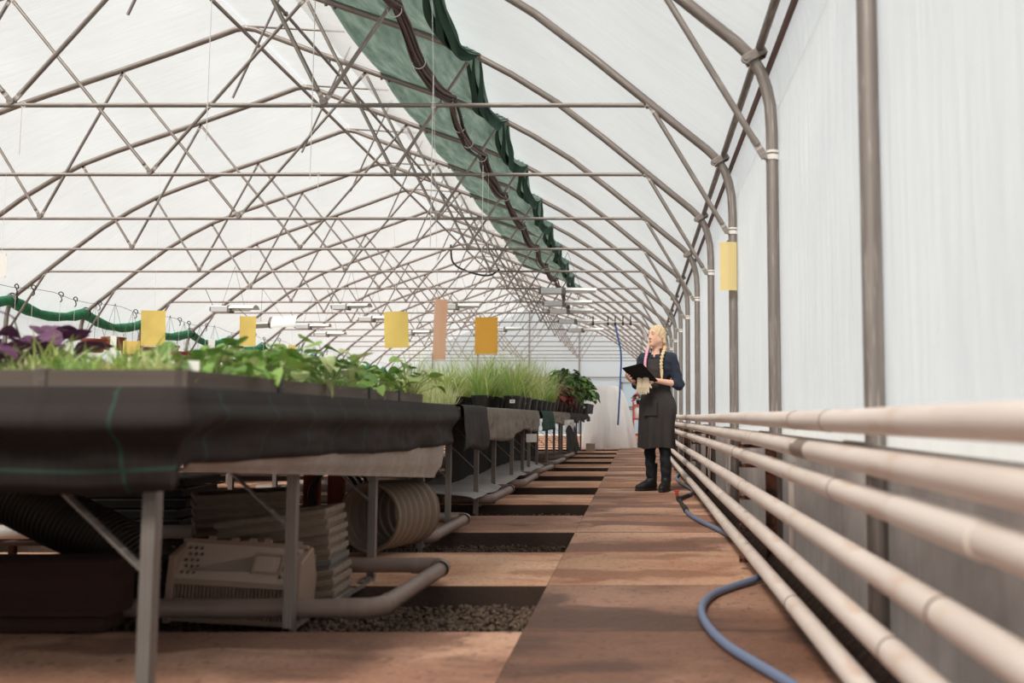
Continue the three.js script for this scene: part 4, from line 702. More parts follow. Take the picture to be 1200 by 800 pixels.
{
  // broad-leaved plants on the nearest bench
  const protos = [0, 1, 2, 3].map((k) => { const t = leafyPlant('broadleaf_plant', '', 'plant', { n: 22, h: 0.16 + 0.02 * k, spread: 0.19, size: 0.066, mats: M.leaf, pitch: [-0.6, 0.5] }); scene.remove(t); return t; });
  taken.set('broadleaf_plant', 0);
  const rows = ['front row', 'second row', 'third row', 'back row'];
  let i = 0; const perRow = [0, 0, 0, 0];
  [[-1.24, 2.75, 5.0, 0.3], [-1.55, 2.9, 5.1, 0.32], [-1.95, 3.1, 5.3, 0.36], [-2.5, 3.6, 5.5, 0.45]].forEach(([x, a, b, s], r) => {
    for (let d = a; d < b; d += s) {
      if (x / d < -0.5) continue; const o = protos[i % 4].clone(); o.name = numbered('broadleaf_plant'); o.position.set(x + rr(-0.05, 0.05), BENCH_Y, -d + rr(-0.05, 0.05)); o.rotation.y = rr(0, 6.28); const sc = rr(0.8, 1.15) * (r ? 1.1 : 0.92); o.scale.setScalar(sc); scene.add(o);
      o.userData = {}; tag(o, `broad heart-leaved plant in the ${rows[r]}, ${ORD[perRow[r]++]} from the nearest bench corner`, 'plant', 'broad-leaved plants on the nearest bench'); i++;
    }
  });
  // pale tufts along the edge of the nearest bench
  const tufts = [0, 1, 2].map(() => blades(60, 0.07, 0.05, 0.006, { droop: 0.9, seg: 3, base: 0.07, lean: 0.7 }));
  let k = 0; for (let d = 2.42; d < 5.0; d += 0.16) { const o = tag(obj('seedling_tuft', tufts[k % 3], k % 3 ? M.grassFine : M.grassYellow), `pale low seedling tuft behind the rim board, ${ORD[k]} from the corner`, 'seedlings', 'pale seedling tufts along the rim board'); o.position.set(-1.215 + rr(-0.03, 0.02), BENCH_Y, -d); o.rotation.y = rr(0, 6); k++; }
  const low = [0, 1].map(() => blades(110, 0.085, 0.07, 0.006, { droop: 1.1, seg: 3, base: 0.085, lean: 0.8 }));
  for (let q = 0; q < 12; q++) { const o = tag(obj('seedling_tuft', low[q & 1], [M.grass[0], M.grassYellow, M.grass[2], M.grassFine][q % 4]), `low seedling clump behind the end board of the nearest bench, ${ORD[q]} from its corner`, 'seedlings', 'seedling clumps at the bench end'); o.position.set(-1.3 - q * 0.1, BENCH_Y, -2.43 - 0.05 * (q & 1)); o.scale.setScalar(1 + 0.06 * q); o.rotation.y = q; }
  // yellow-green grassy plants on the near left of the bench
  const g2 = [0, 1, 2].map(() => blades(90, 0.2, 0.1, 0.011, { droop: 1.2, seg: 5, base: 0.05, lean: 0.8, y0: 0.02 }));
  const NL = [[-1.42, 2.46], [-1.62, 2.5], [-1.85, 2.48], [-1.5, 2.72], [-1.75, 2.8], [-2.05, 2.75], [-1.95, 3.05], [-2.2, 3.15], [-1.7, 3.1], [-2.05, 3.35], [-2.45, 2.95], [-2.3, 3.5], [-1.35, 2.62], [-1.56, 2.62], [-1.34, 2.86], [-1.6, 2.95], [-1.92, 2.64], [-2.15, 2.92], [-1.85, 3.28], [-1.62, 3.3], [-2.05, 2.6], [-1.42, 3.05]];
  NL.forEach(([x, d], j) => { const t = thing('arching_plant', `yellow-green plant with arching strap leaves, ${ORD[j]} counted inward from the nearest bench corner`, 'plant', [x, BENCH_Y, -d], rr(0, 6), 'yellow-green arching plants on the nearest bench'); obj('foliage', g2[j % 3], [M.grassYellow, M.grass[1], M.grassFine, M.grass[0], M.grass[2]][j % 5], t).scale.setScalar(j < 3 ? 0.5 : j < 6 ? 0.8 : j < 12 ? 1.15 : 0.78); obj('pot', [POT.clone().scale(0.6, 0.3, 0.6)], M.potBlack, t); });
  // purple-leaved plants at the left edge
  [[-2.18, 3.0], [-2.34, 3.2], [-2.26, 3.42], [-2.6, 3.5]].forEach(([x, d], j) => { const t = leafyPlant('purple_plant', `purple-leaved plant at the left end of the nearest bench, ${['front one', 'second one', 'third one', 'hindmost one'][j]}`, 'plant', { n: 22, h: 0.2, spread: 0.15, size: 0.075, mats: [M.leafPurple] }); t.position.set(x, BENCH_Y, -d); t.scale.setScalar(j < 1 ? 1.05 : 1.5); tag(t, null, null, 'purple-leaved plants'); });
  // wispy pale plants in the gap between the benches' foliage
  const wis = [0, 1].map(() => blades(120, 0.2, 0.12, 0.005, { droop: 0.8, seg: 5, base: 0.08, lean: 0.6 }));
  [[-1.28, 5.25], [-1.3, 5.55], [-1.55, 5.4], [-1.5, 5.65], [-1.8, 5.55], [-1.25, 6.05], [-1.5, 6.0], [-1.75, 6.3], [-2.0, 6.5], [-1.6, 6.7], [-1.9, 7.0], [-1.7, 7.3], [-2.1, 7.4], [-1.85, 7.7], [-1.65, 7.9], [-2.05, 8.0], [-1.75, 8.3], [-2.3, 8.2], [-2.0, 8.5]].forEach(([x, d], j) => { const o = tag(obj('wispy_plant', wis[j & 1], j % 3 ? M.grassFine : M.grass[1]), `thin wispy pale plant in the gap before the black pots, ${ORD[j]} from the camera`, 'plant', 'wispy plants at the bench gap'); o.position.set(x, BENCH_Y, -d); o.rotation.y = j; o.scale.setScalar(d < 6.1 ? 0.9 : 1.35); });
  // plant labels
  [[227, 431, 2.62, 'rounded white plant label near the bench corner'], [248, 402, 4.6, 'pale plant label among the left leaves'], [133, 398, 5, 'narrow white plant label left of the highest trap']].forEach(([u, v, d, l]) => { const p = at(u, v, d); tag(obj('plant_label', [rbox(0.034, 0.1, 0.003, 0.0014, p[0], p[1] - 0.03, p[2], 2), bar([p[0], BENCH_Y, p[2]], [p[0], p[1], p[2]], 0.003, 5)], M.label), l, 'label'); });
}
{
  // grassy plants in black pots
  const P = [0, 1, 2, 3, 4].map((k) => ({ g: blades(100, 0.47, 0.2, 0.0062, { droop: 1.25, seg: 8, base: 0.055, lean: 0.9, y0: 0.11 }), m: [M.grass[0], M.grass[1], M.grass[2], M.grassFine, M.grass[1]][k] }));
  const ST = [0, 1, 2].map(() => blades(16, 0.8, 0.2, 0.004, { droop: 1.05, seg: 9, base: 0.06, lean: 0.75, y0: 0.11 }));
  const strap = grid(2, 9, (u, v) => [0.02 + 0.3 * v, 0.115 + 0.22 * Math.sin(v * 2.7) - 0.1 * v * v + 0.003 * Math.abs(u - 0.5), (u - 0.5) * 0.022 * (1 - v * v * 0.9)]);
  let i = 0; const rows = ['front row', 'second row', 'third row', 'back row'], cnt = [0, 0, 0, 0];
  [[-1.22, 9.0, 10.5, 0.3], [-1.5, 8.8, 10.5, 0.32], [-1.82, 8.7, 10.45, 0.36], [-2.2, 8.8, 10.4, 0.45]].forEach(([x, a, b, s], r) => {
    for (let d = a; d < b; d += s) {
      const t = thing('potted_grass', `tall grassy plant in a black pot, ${rows[r]} of the second bench, ${ORD[cnt[r]++]} from its near end`, 'plant', [x + rr(-0.02, 0.02), BENCH_Y, -d], rr(0, 6.28), 'grassy plants in black pots'), q = P[i % 5];
      obj('pot', POT, M.potBlack, t); const f = obj('foliage', q.g, q.m, t), sc = lerp(1.3, 1.5, sstep(8.6, 10.5, d)) * rr(0.85, 1.1); f.scale.set(lerp(1, sc, 0.5), sc, lerp(1, sc, 0.5)); f.position.y = 0.11 * (1 - sc);
      obj('flower_stalk', ST[i % 3], M.grassFine, t).rotation.y = i;
      if ((r < 2 && i % 2 === 1) || (d < 8.95 && i % 2)) for (let k = 0; k < 6; k++) { const m = new THREE.Mesh(strap, M.grass[1]); m.name = 'leaf'; m.rotation.y = k * 1.05 + i; t.add(m); }
      if (r === 0 && [0, 1, 3].includes(cnt[0] - 1)) { t.rotation.y = 0; const l = obj('label', [box(0.05, 0.034, 0.002, 0.01, 0.085, 0.079)], M.label, t); obj('print', [box(0.03, 0.004, 0.001, 0.01, 0.09, 0.0805), box(0.024, 0.004, 0.001, 0.01, 0.08, 0.0805)], M.print, l); }
      i++;
    }
  });
  // third bench: grass, red-leaved plants, then big dark-leaved plants
  for (let d = 10.8, j = 0; d < 13.4; d += 0.3, j++) { const t = thing('potted_grass', `bushy grass in a black pot at the near part of the third bench, ${ORD[j]} along`, 'plant', [-1.22 - 0.25 * (j & 1), BENCH_Y, -d], j, 'grassy plants in black pots'); obj('pot', POT, M.potBlack, t); const f = obj('foliage', P[(j + 2) % 5].g, P[(j + 1) % 5].m, t); f.scale.set(1.35, 1.55, 1.35); f.position.y = -0.06; }
  { const t = leafyPlant('red_plant', 'small red-brown plant in a pot on top of the red trolley', 'plant', { n: 16, h: 0.32, spread: 0.16, size: 0.14, mats: [M.leafRed, M.leafDark[1]], pot: 0.12 }); t.position.set(0.07, 1.128, -26.95); }
  for (let j = 0; j < 5; j++) { const t = leafyPlant('red_leaf_plant', `dark red-leaved plant in a pot on the third bench, ${ORD[j]} along the edge`, 'plant', { n: 26, h: 0.4, spread: 0.2, size: 0.13, mats: [M.leafRed, M.leafRed, M.leafDark[0]], pot: 0.17, pitch: [-0.9, 0.3] }); t.position.set(-1.2 - 0.1 * (j & 1), BENCH_Y, -(13.4 + j * 0.42)); tag(t, null, null, 'red-leaved plants'); }
  for (let j = 0; j < 7; j++) { const t = leafyPlant('dark_leaf_plant', `large glossy dark-green plant on the far bench, ${ORD[j]} from its near end`, 'plant', { n: 80, h: 0.74, spread: 0.36, size: 0.135, mats: [...M.leafDark, M.leaf[0]], pot: 0.2, pitch: [-1.0, 0.3] }); t.position.set(-1.15 - 0.15 * (j & 1), BENCH_Y, -(15.6 + j * 0.52)); t.rotation.y = j; tag(t, null, null, 'large dark-leaved plants'); }
  for (let j = 0; j < 7; j++) { const t = thing('black_pot', `empty black pot standing at the far bench end, ${ORD[j]} along the edge`, 'pot', [-1.08 - 0.02 * (j & 1), BENCH_Y, -(19.3 + j * 0.36)], 0, 'black pots at the far bench end'); obj('pot', [POT.clone().scale(1.3, 1.5, 1.3)], M.potBlack, t); obj('label', [box(0.05, 0.05, 0.002, 0.0, 0.13, 0.11)], M.label, t); }
  // taller pale grasses on the left row, peeking over the near plants
  for (let j = 0; j < 16; j++) { const t = thing('potted_grass', `pale plant on the bench row beyond the left aisle, ${ORD[j]} from the camera`, 'plant', [-4.8 - 0.5 * (j % 3), BENCH_Y, -(5 + j * 0.75)], j, 'plants beyond the left aisle'); obj('pot', POT, M.potBlack, t); obj('foliage', P[j % 5].g, j & 1 ? M.grassFine : M.grass[2], t).scale.set(1.2, 0.7, 1.2); }
}

// ---------------------------------------------------------------- the woman on the path
function surfaceNets(f, lo, hi, cell) {                                // mesh of f = 0 (f < 0 inside) on a grid
  const n = [0, 1, 2].map((k) => Math.ceil((hi[k] - lo[k]) / cell) + 1), [nx, ny, nz] = n, val = new Float32Array(nx * ny * nz), id = (x, y, z) => (z * ny + y) * nx + x;
  for (let z = 0; z < nz; z++) for (let y = 0; y < ny; y++) for (let x = 0; x < nx; x++) val[id(x, y, z)] = f(lo[0] + x * cell, lo[1] + y * cell, lo[2] + z * cell);
  const vid = new Int32Array(nx * ny * nz).fill(-1), pos = [], idx = [], E = [[0, 1], [0, 2], [0, 4], [1, 3], [1, 5], [2, 3], [2, 6], [3, 7], [4, 5], [4, 6], [5, 7], [6, 7]];
  for (let z = 0; z < nz - 1; z++) for (let y = 0; y < ny - 1; y++) for (let x = 0; x < nx - 1; x++) {
    const c = []; let m = 0; for (let k = 0; k < 8; k++) { const v = val[id(x + (k & 1), y + ((k >> 1) & 1), z + (k >> 2))]; c.push(v); if (v < 0) m |= 1 << k; }
    if (m === 0 || m === 255) continue;
    let sx = 0, sy = 0, sz = 0, cnt = 0;
    for (const [a, b] of E) { if (((m >> a) & 1) === ((m >> b) & 1)) continue; const t = c[a] / (c[a] - c[b]); sx += (a & 1) + ((b & 1) - (a & 1)) * t; sy += ((a >> 1) & 1) + (((b >> 1) & 1) - ((a >> 1) & 1)) * t; sz += (a >> 2) + ((b >> 2) - (a >> 2)) * t; cnt++; }
    vid[id(x, y, z)] = pos.length / 3; pos.push(lo[0] + (x + sx / cnt) * cell, lo[1] + (y + sy / cnt) * cell, lo[2] + (z + sz / cnt) * cell);
  }
  const quad = (a, b, c, d, flip) => { if (a < 0 || b < 0 || c < 0 || d < 0) return; flip ? idx.push(a, c, b, a, d, c) : idx.push(a, b, c, a, c, d); };
  for (let z = 1; z < nz - 1; z++) for (let y = 1; y < ny - 1; y++) for (let x = 1; x < nx - 1; x++) {
    const s = val[id(x, y, z)] < 0;
    if (s !== val[id(x + 1, y, z)] < 0) quad(vid[id(x, y - 1, z - 1)], vid[id(x, y, z - 1)], vid[id(x, y, z)], vid[id(x, y - 1, z)], !s);
    if (s !== val[id(x, y + 1, z)] < 0) quad(vid[id(x - 1, y, z - 1)], vid[id(x - 1, y, z)], vid[id(x, y, z)], vid[id(x, y, z - 1)], !s);
    if (s !== val[id(x, y, z + 1)] < 0) quad(vid[id(x - 1, y - 1, z)], vid[id(x, y - 1, z)], vid[id(x, y, z)], vid[id(x - 1, y, z)], !s);
  }
  const g = new THREE.BufferGeometry(); g.setAttribute('position', new THREE.Float32BufferAttribute(pos, 3)); g.setIndex(idx);
  const uv = new Float32Array(pos.length / 3 * 2); for (let i = 0; i < uv.length / 2; i++) { uv[i * 2] = pos[i * 3] + pos[i * 3 + 2]; uv[i * 2 + 1] = pos[i * 3 + 1]; } g.setAttribute('uv', new THREE.BufferAttribute(uv, 2));
  const nor = new Float32Array(pos.length), e = cell * 0.5;            // normals from the field
  for (let i = 0; i < pos.length; i += 3) { const [x, y, z] = [pos[i], pos[i + 1], pos[i + 2]], a = f(x + e, y, z) - f(x - e, y, z), b = f(x, y + e, z) - f(x, y - e, z), c = f(x, y, z + e) - f(x, y, z - e), L = Math.hypot(a, b, c) || 1; nor[i] = a / L; nor[i + 1] = b / L; nor[i + 2] = c / L; }
  g.setAttribute('normal', new THREE.BufferAttribute(nor, 3));
  // faces towards the outside
  const ix = g.index.array; for (let i = 0; i < ix.length; i += 3) { const [a, b, c] = [ix[i] * 3, ix[i + 1] * 3, ix[i + 2] * 3], ux = pos[b] - pos[a], uy = pos[b + 1] - pos[a + 1], uz = pos[b + 2] - pos[a + 2], vx = pos[c] - pos[a], vy = pos[c + 1] - pos[a + 1], vz = pos[c + 2] - pos[a + 2]; if ((uy * vz - uz * vy) * nor[a] + (uz * vx - ux * vz) * nor[a + 1] + (ux * vy - uy * vx) * nor[a + 2] < 0) { const t = ix[i + 1]; ix[i + 1] = ix[i + 2]; ix[i + 2] = t; } }
  return g;
}
const smin = (a, b, k) => { const h = clamp(0.5 + 0.5 * (b - a) / k, 0, 1); return lerp(b, a, h) - k * h * (1 - h); };
const smax = (a, b, k) => -smin(-a, -b, k);
function cap(a, b, ra, rb, sz = 1) {                                    // tapered capsule; sz > 1 flattens it front to back
  const d = [b[0] - a[0], b[1] - a[1], b[2] - a[2]], L = d[0] ** 2 + d[1] ** 2 + d[2] ** 2 || 1e-9;
  return (x, y, z) => { const t = clamp(((x - a[0]) * d[0] + (y - a[1]) * d[1] + (z - a[2]) * d[2]) / L, 0, 1); return Math.hypot(x - a[0] - d[0] * t, y - a[1] - d[1] * t, (z - a[2] - d[2] * t) * sz) - lerp(ra, rb, t); };
}
const ell = (c, r) => (x, y, z) => { const a = (x - c[0]) / r[0], b = (y - c[1]) / r[1], d = (z - c[2]) / r[2], k = Math.hypot(a, b, d); return (k - 1) * Math.min(...r); };
const blend = (list, k) => (x, y, z) => { let s = 9; for (const f of list) s = smin(s, f(x, y, z), k); return s; };
{
  const W = thing('person', 'woman with blonde braids in a dark apron over a navy shirt, holding a black clipboard', 'person', [0.225, 0.0, -9.72], -0.42);
  const SL = [0.16, 1.378, -0.005], EL = [0.235, 1.105, -0.03], WL = [0.055, 1.145, 0.2], SR = [-0.16, 1.378, -0.005], ER = [-0.215, 1.115, 0.03], WR = [-0.15, 1.14, 0.245];
  const torso = [cap([-0.05, 1.30, -0.005], [0.05, 1.30, -0.005], 0.115, 0.115, 1.25), cap([0, 1.22, 0], [0, 1.06, 0], 0.125, 0.118, 1.25), cap([-0.05, 0.94, -0.01], [0.05, 0.94, -0.01], 0.125, 0.125, 1.15), cap([-0.105, 1.375, -0.01], [0.105, 1.375, -0.01], 0.06, 0.06)];
  const legs = [cap([0.085, 0.9, 0], [0.095, 0.5, 0.015], 0.085, 0.052), cap([0.095, 0.5, 0.015], [0.105, 0.1, 0.02], 0.05, 0.03), cap([-0.085, 0.9, 0], [-0.085, 0.5, -0.0], 0.085, 0.052), cap([-0.085, 0.5, 0], [-0.08, 0.1, -0.02], 0.05, 0.03)];
  const arms = [cap(SL, EL, 0.05, 0.038), cap(EL, WL, 0.038, 0.025), cap(SR, ER, 0.05, 0.038), cap(ER, WR, 0.038, 0.025)];
  const HY = 1.615, headYaw = -0.42;
  const neck = [cap([0, 1.40, -0.01], [0, 1.56, 0.005], 0.058, 0.05)];
  const bodyF = blend([...torso, ...legs, ...arms, ...neck], 0.035);
  const parts = [surfaceNets(bodyF, [-0.34, 0.04, -0.2], [0.34, 1.56, 0.32], 0.012)];
  // head in its own frame, facing +z, its centre at the origin
  const skull = blend([ell([0, 0.025, -0.012], [0.073, 0.09, 0.092]), ell([0, -0.03, 0.022], [0.057, 0.082, 0.066]), cap([0, -0.094, 0.062], [0, -0.088, 0.05], 0.018, 0.026), cap([-0.04, -0.05, 0.0], [0.04, -0.05, 0.0], 0.03, 0.03)], 0.03);
  const nose = blend([cap([0, 0.016, 0.084], [0, -0.024, 0.104], 0.008, 0.0105), cap([-0.011, -0.029, 0.09], [0.011, -0.029, 0.09], 0.0075, 0.0075)], 0.008);
  const headF = (x, y, z) => {
    let d = smin(skull(x, y, z), nose(x, y, z), 0.012);
    for (const s of [-1, 1]) d = smax(d, -(Math.hypot((x - s * 0.031) / 1.4, y - 0.012, z - 0.1) - 0.016), 0.012);          // eye sockets
    d = smin(d, cap([-0.04, 0.03, 0.072], [0.04, 0.03, 0.072], 0.008, 0.008)(x, y, z), 0.016);                               // brow
    d = smin(d, cap([-0.016, -0.058, 0.081], [0.016, -0.058, 0.081], 0.0055, 0.0055)(x, y, z), 0.006); d = smin(d, cap([-0.013, -0.068, 0.08], [0.013, -0.068, 0.08], 0.006, 0.006)(x, y, z), 0.006);
    for (const s of [-1, 1]) { const ear = smax(ell([s * 0.076, 0.0, -0.008], [0.009, 0.03, 0.018])(x, y, z), -ell([s * 0.084, 0.002, -0.004], [0.006, 0.018, 0.01])(x, y, z), 0.004); d = smin(d, ear, 0.006); }
    return smin(d, cap([0, -0.05, -0.03], [0, -0.13, -0.03], 0.05, 0.05)(x, y, z), 0.03);
  };
  const HM = new THREE.Matrix4().makeRotationFromEuler(new THREE.Euler(-0.06, headYaw, 0.02, 'YXZ')).setPosition(0, HY, 0.015);
  parts.push(surfaceNets(headF, [-0.1, -0.14, -0.12], [0.1, 0.13, 0.13], 0.0035).applyMatrix4(HM));
  // hands
  function hand(wrist, d, n, side, curl) {
    const D = V(...d).normalize(), N = V(...n).addScaledVector(D, -V(...n).dot(D)).normalize(), S = new THREE.Vector3().crossVectors(N, D).multiplyScalar(side), w = V(...wrist), at3 = (a, b, c) => w.clone().addScaledVector(D, a).addScaledVector(S, b).addScaledVector(N, c).toArray(), fs = [cap(w.toArray(), at3(0.03, 0, 0), 0.023, 0.021)];
    const palm = []; for (const b of [-0.027, -0.009, 0.009, 0.026]) palm.push(cap(at3(0.02, b * 0.7, 0), at3(0.082, b, 0), 0.0135, 0.0115));
    fs.push(...palm);
    const fing = []; [[-0.029, 0.86, 0.88], [-0.01, 1, 1], [0.01, 1, 0.97], [0.028, 0.8, 0.78]].forEach(([b, sc], k) => { let p = V(...at3(0.082, b, 0)), ang = 0.25 + curl * 0.5; const L = [0.04, 0.025, 0.02].map((q) => q * sc); for (let j = 0; j < 3; j++) { const q = p.clone().addScaledVector(D, L[j] * Math.cos(ang)).addScaledVector(N, L[j] * Math.sin(ang)).addScaledVector(S, b * 0.12); fing.push(cap(p.toArray(), q.toArray(), 0.0088 - j * 0.0006, 0.0082 - j * 0.0007)); p = q; ang += curl * (0.75 + 0.08 * k); } });
    const t0 = at3(0.022, -0.026, 0.004), t1 = at3(0.052, -0.05, 0.014), t2 = at3(0.083, -0.05, 0.026), thumb = blend([cap(t0, t1, 0.0125, 0.0102), cap(t1, t2, 0.0098, 0.0078)], 0.006);
    const pf = blend(fs, 0.012); const f = (x, y, z) => { let s = pf(x, y, z); for (const q of fing) s = smin(s, q(x, y, z), 0.0035); return smin(s, thumb(x, y, z), 0.007); };
    const c = V(...at3(0.06, 0, 0.01)); return surfaceNets(f, [c.x - 0.13, c.y - 0.13, c.z - 0.13], [c.x + 0.13, c.y + 0.13, c.z + 0.13], 0.0034);
  }
  parts.push(hand(WL, [-0.86, 0.06, 0.35], [-0.3, -0.55, -0.7], 1, 0.75), hand(WR, [-0.25, 0.05, 0.9], [0.55, 0.8, -0.1], 1, 0.5));
  obj('body', parts, M.skin, W);
  // face details
  const inHead = (g) => g.applyMatrix4(HM);
  const head = (name, gs, m) => obj(name, [].concat(gs).map(inHead), m, W);
  for (const s of [-1, 1]) {
    const e = head('eye', new THREE.SphereGeometry(0.0118, 14, 10).translate(s * 0.031, 0.0105, 0.0755), std({ color: 0xcfc6c0, roughness: 0.4 }));
    obj('iris', [inHead(new THREE.SphereGeometry(0.0072, 10, 8).translate(s * 0.031 - 0.001, 0.011, 0.0818))], std({ color: 0x4d5b63, roughness: 0.3 }), e);
    head('eyelid', path([[s * 0.018, 0.011, 0.0835], [s * 0.027, 0.0205, 0.0895], [s * 0.037, 0.019, 0.086], [s * 0.045, 0.011, 0.077]], 0.0026, 6, 5), M.skin);
    head('eyebrow', path([[s * 0.015, 0.031, 0.0885], [s * 0.03, 0.038, 0.086], [s * 0.046, 0.033, 0.073]], 0.0026, 6, 5), std({ color: 0x8a6a48, roughness: 0.9 }));
  }
  head('lips', [path([[-0.019, -0.0615, 0.0785], [-0.007, -0.058, 0.0885], [0, -0.0595, 0.0895], [0.007, -0.058, 0.0885], [0.019, -0.0615, 0.0785]], 0.0036, 6, 5), path([[-0.017, -0.0635, 0.079], [0, -0.0695, 0.0885], [0.017, -0.0635, 0.079]], 0.0042, 6, 5)], std({ color: 0xc07a70, roughness: 0.55 }));
  // hair: a cap with a centre parting, drawn back into two braids over the shoulders
  const hairF = (x, y, z) => {
    let d = ell([0, 0.028, -0.016], [0.0805, 0.096, 0.1])(x, y, z) - 0.001 * Math.sin(x * 210) - 0.0015 * Math.sin(z * 160 + y * 90);
    d = smax(d, -(ell([0, -0.05, 0.092], [0.069, 0.132, 0.088])(x, y, z)), 0.012);                         // the face stays free
    d = smax(d, -(y + 0.075 + 0.5 * Math.max(0, z)), 0.015); d = smax(d, -(Math.hypot(x * 1.3, (z - 0.02) * 0.02, (y - 0.13) * 1.4) - 0.0045), 0.006);
    for (const s of [-1, 1]) d = smin(d, cap([s * 0.07, 0.03, -0.02], [s * 0.072, -0.06, -0.05], 0.018, 0.02)(x, y, z), 0.02);
    return d;
  };
  head('hair', surfaceNets(hairF, [-0.12, -0.12, -0.14], [0.12, 0.15, 0.13], 0.004), M.hair);
  function braid(name, pts, m, r0, from, to) {
    const c = new THREE.CatmullRomCurve3(pts.map((p) => V(...p))), fs = [], n = 13;
    for (let i = Math.floor(from * n); i < to * n; i++) { const u = (i + 0.5) / n, p = c.getPoint(u), t = c.getTangent(u), side = V(1, 0, 0.3).addScaledVector(t, -V(1, 0, 0.3).dot(t)).normalize(), r = r0 * (1 - 0.35 * u); for (const s of [-1, 1]) { const a = p.clone().addScaledVector(side, s * r * 0.75).addScaledVector(t, -0.012), b = p.clone().addScaledVector(side, -s * r * 0.1).addScaledVector(t, 0.012); fs.push(cap(a.toArray(), b.toArray(), r * 0.75, r * 0.6)); } }
    if (to >= 1) { const e = c.getPoint(1), t = c.getTangent(1); fs.push(cap(e.toArray(), e.clone().addScaledVector(t, 0.05).toArray(), r0 * 0.6, r0 * 0.25)); }
    const bx = new THREE.Box3().setFromPoints(c.getPoints(20)).expandByScalar(0.07); obj(name, surfaceNets(blend(fs, 0.004), bx.min.toArray(), bx.max.toArray(), 0.0045), m, W);
  }
  const bl = [[0.045, 1.56, -0.055], [0.085, 1.50, -0.01], [0.098, 1.43, 0.075], [0.1, 1.33, 0.125], [0.108, 1.24, 0.135], [0.112, 1.18, 0.14]], br = [[-0.05, 1.555, 0.055], [-0.075, 1.5, 0.06], [-0.083, 1.43, 0.085], [-0.08, 1.34, 0.13], [-0.075, 1.27, 0.14]];
  braid('braid', bl, M.hair, 0.019, 0, 1); braid('braid', br, M.hair, 0.017, 0, 0.3); braid('dyed_braid', br, M.hairPink, 0.017, 0.24, 1);
  // shirt with rolled sleeves and collar
  const upArm = (S, E, Wr) => { const F = [0, 1, 2].map((k) => lerp(E[k], Wr[k], 0.16)); return [cap(S, E, 0.066, 0.054), cap(E, F, 0.055, 0.05)]; };
  const shirtF = (() => { const t = blend([...torso.map((f) => (x, y, z) => f(x, y, z) - 0.016)], 0.04), a = blend([...upArm(SL, EL, WL), ...upArm(SR, ER, WR)], 0.03); return (x, y, z) => { let d = smin(t(x, y, z), a(x, y, z), 0.025); d -= 0.004 * Math.sin(y * 70 + x * 30) * Math.sin(z * 50 + 1); d = smax(d, 1.03 - y, 0.01); return smax(d, -(Math.hypot(x, (z - 0.012) * 0.95, Math.max(0, 1.4 - y) * 1.2) - 0.058), 0.008); }; })();
  obj('shirt', surfaceNets(shirtF, [-0.34, 0.86, -0.22], [0.34, 1.5, 0.26], 0.009), M.navy, W);
  obj('collar', [-1, 1].map((s) => grid(8, 3, (u, v) => { const a = lerp(0.15, 2.9, u), r = 0.064 + 0.018 * v; return [s * r * Math.sin(a), 1.438 - 0.035 * v - 0.018 * (1 - u), 0.012 + r * Math.cos(a)]; })), M.navy, W);
  // trousers and boots
  const legF = blend(legs.map((f) => (x, y, z) => f(x, y, z) - 0.016), 0.03);
  obj('trousers', surfaceNets((x, y, z) => smax(smax(legF(x, y, z) - 0.004 * Math.sin(y * 60 + x * 20), 0.13 - y, 0.01), y - 0.95, 0.01), [-0.24, 0.09, -0.16], [0.24, 0.97, 0.16], 0.009), M.jeans, W);
  function boot(a, toe) { const d = Math.sin(toe), c = Math.cos(toe), q = (s, y, z) => [a[0] + d * z + c * s, y, a[2] + c * z - d * s]; const f = blend([cap(q(0, 0.3, -0.01), q(0, 0.12, -0.015), 0.064, 0.05), cap(q(0, 0.05, -0.03), q(0, 0.045, 0.1), 0.042, 0.04), cap(q(0, 0.04, 0.1), q(0, 0.035, 0.155), 0.042, 0.034), cap(q(0, 0.1, 0), q(0, 0.06, 0.07), 0.045, 0.036)], 0.03); const g = surfaceNets((x, y, z) => smax(smax(f(x, y, z), y - 0.29 - 0.01 * Math.sin(x * 40), 0.008), 0.012 - y, 0.006), [a[0] - 0.2, 0, a[2] - 0.2], [a[0] + 0.2, 0.34, a[2] + 0.22], 0.008);
    const b = obj('boot', g, M.boot, W); obj('sole', surfaceNets((x, y, z) => smax(smax(f(x, 0.04, z) - 0.004, y - 0.022, 0.003), -y + 0.001, 0.003), [a[0] - 0.2, -0.01, a[2] - 0.2], [a[0] + 0.2, 0.04, a[2] + 0.22], 0.008), M.blackPlastic, b); }
  boot([0.105, 0, 0.02], 0.12); boot([-0.08, 0, -0.02], -0.6);
  // apron: bib, wrap-round skirt, neck straps, waist tie
  const front = (x, y) => { let z = 0.3; for (let i = 0; i < 60; i++) { if (shirtF(x, y, z) < 0.012) break; z -= 0.005; } return z; };
  const bib = grid(16, 18, (u, v) => { const y = lerp(1.07, 1.372, v), w = lerp(0.15, 0.085, v), x = (u - 0.5) * 2 * w; return [x, y, front(x, y) + 0.004]; }, (u, v) => [u * 0.3, v * 0.3]);
  obj('bib', [bib, bib.clone().translate(0, 0, -0.004)], M.apron, W);
  const skirtG = grid(96, 40, (u, v) => {
    const a = lerp(-2.85, 2.85, u), y = lerp(1.085, 0.445, v), hip = sstep(0, 0.3, v), rx = lerp(0.138, 0.182, hip) + 0.008 * v, rz = lerp(0.118, 0.158, hip) + 0.016 * v, fold = (0.004 + 0.013 * v) * Math.sin(a * 5 + 1.3 * v + 0.6) + 0.008 * v * Math.sin(a * 11 + 2), bulge = 0.028 * Math.exp(-((a - 1.6) ** 2) * 3 - ((v - 0.36) ** 2) * 30);
    return [(rx + fold + bulge) * Math.sin(a), y + 0.01 * v * Math.sin(a * 3), (rz + fold) * Math.cos(a) - 0.005];
  }, (u, v) => [u * 1.1, v * 0.65]);
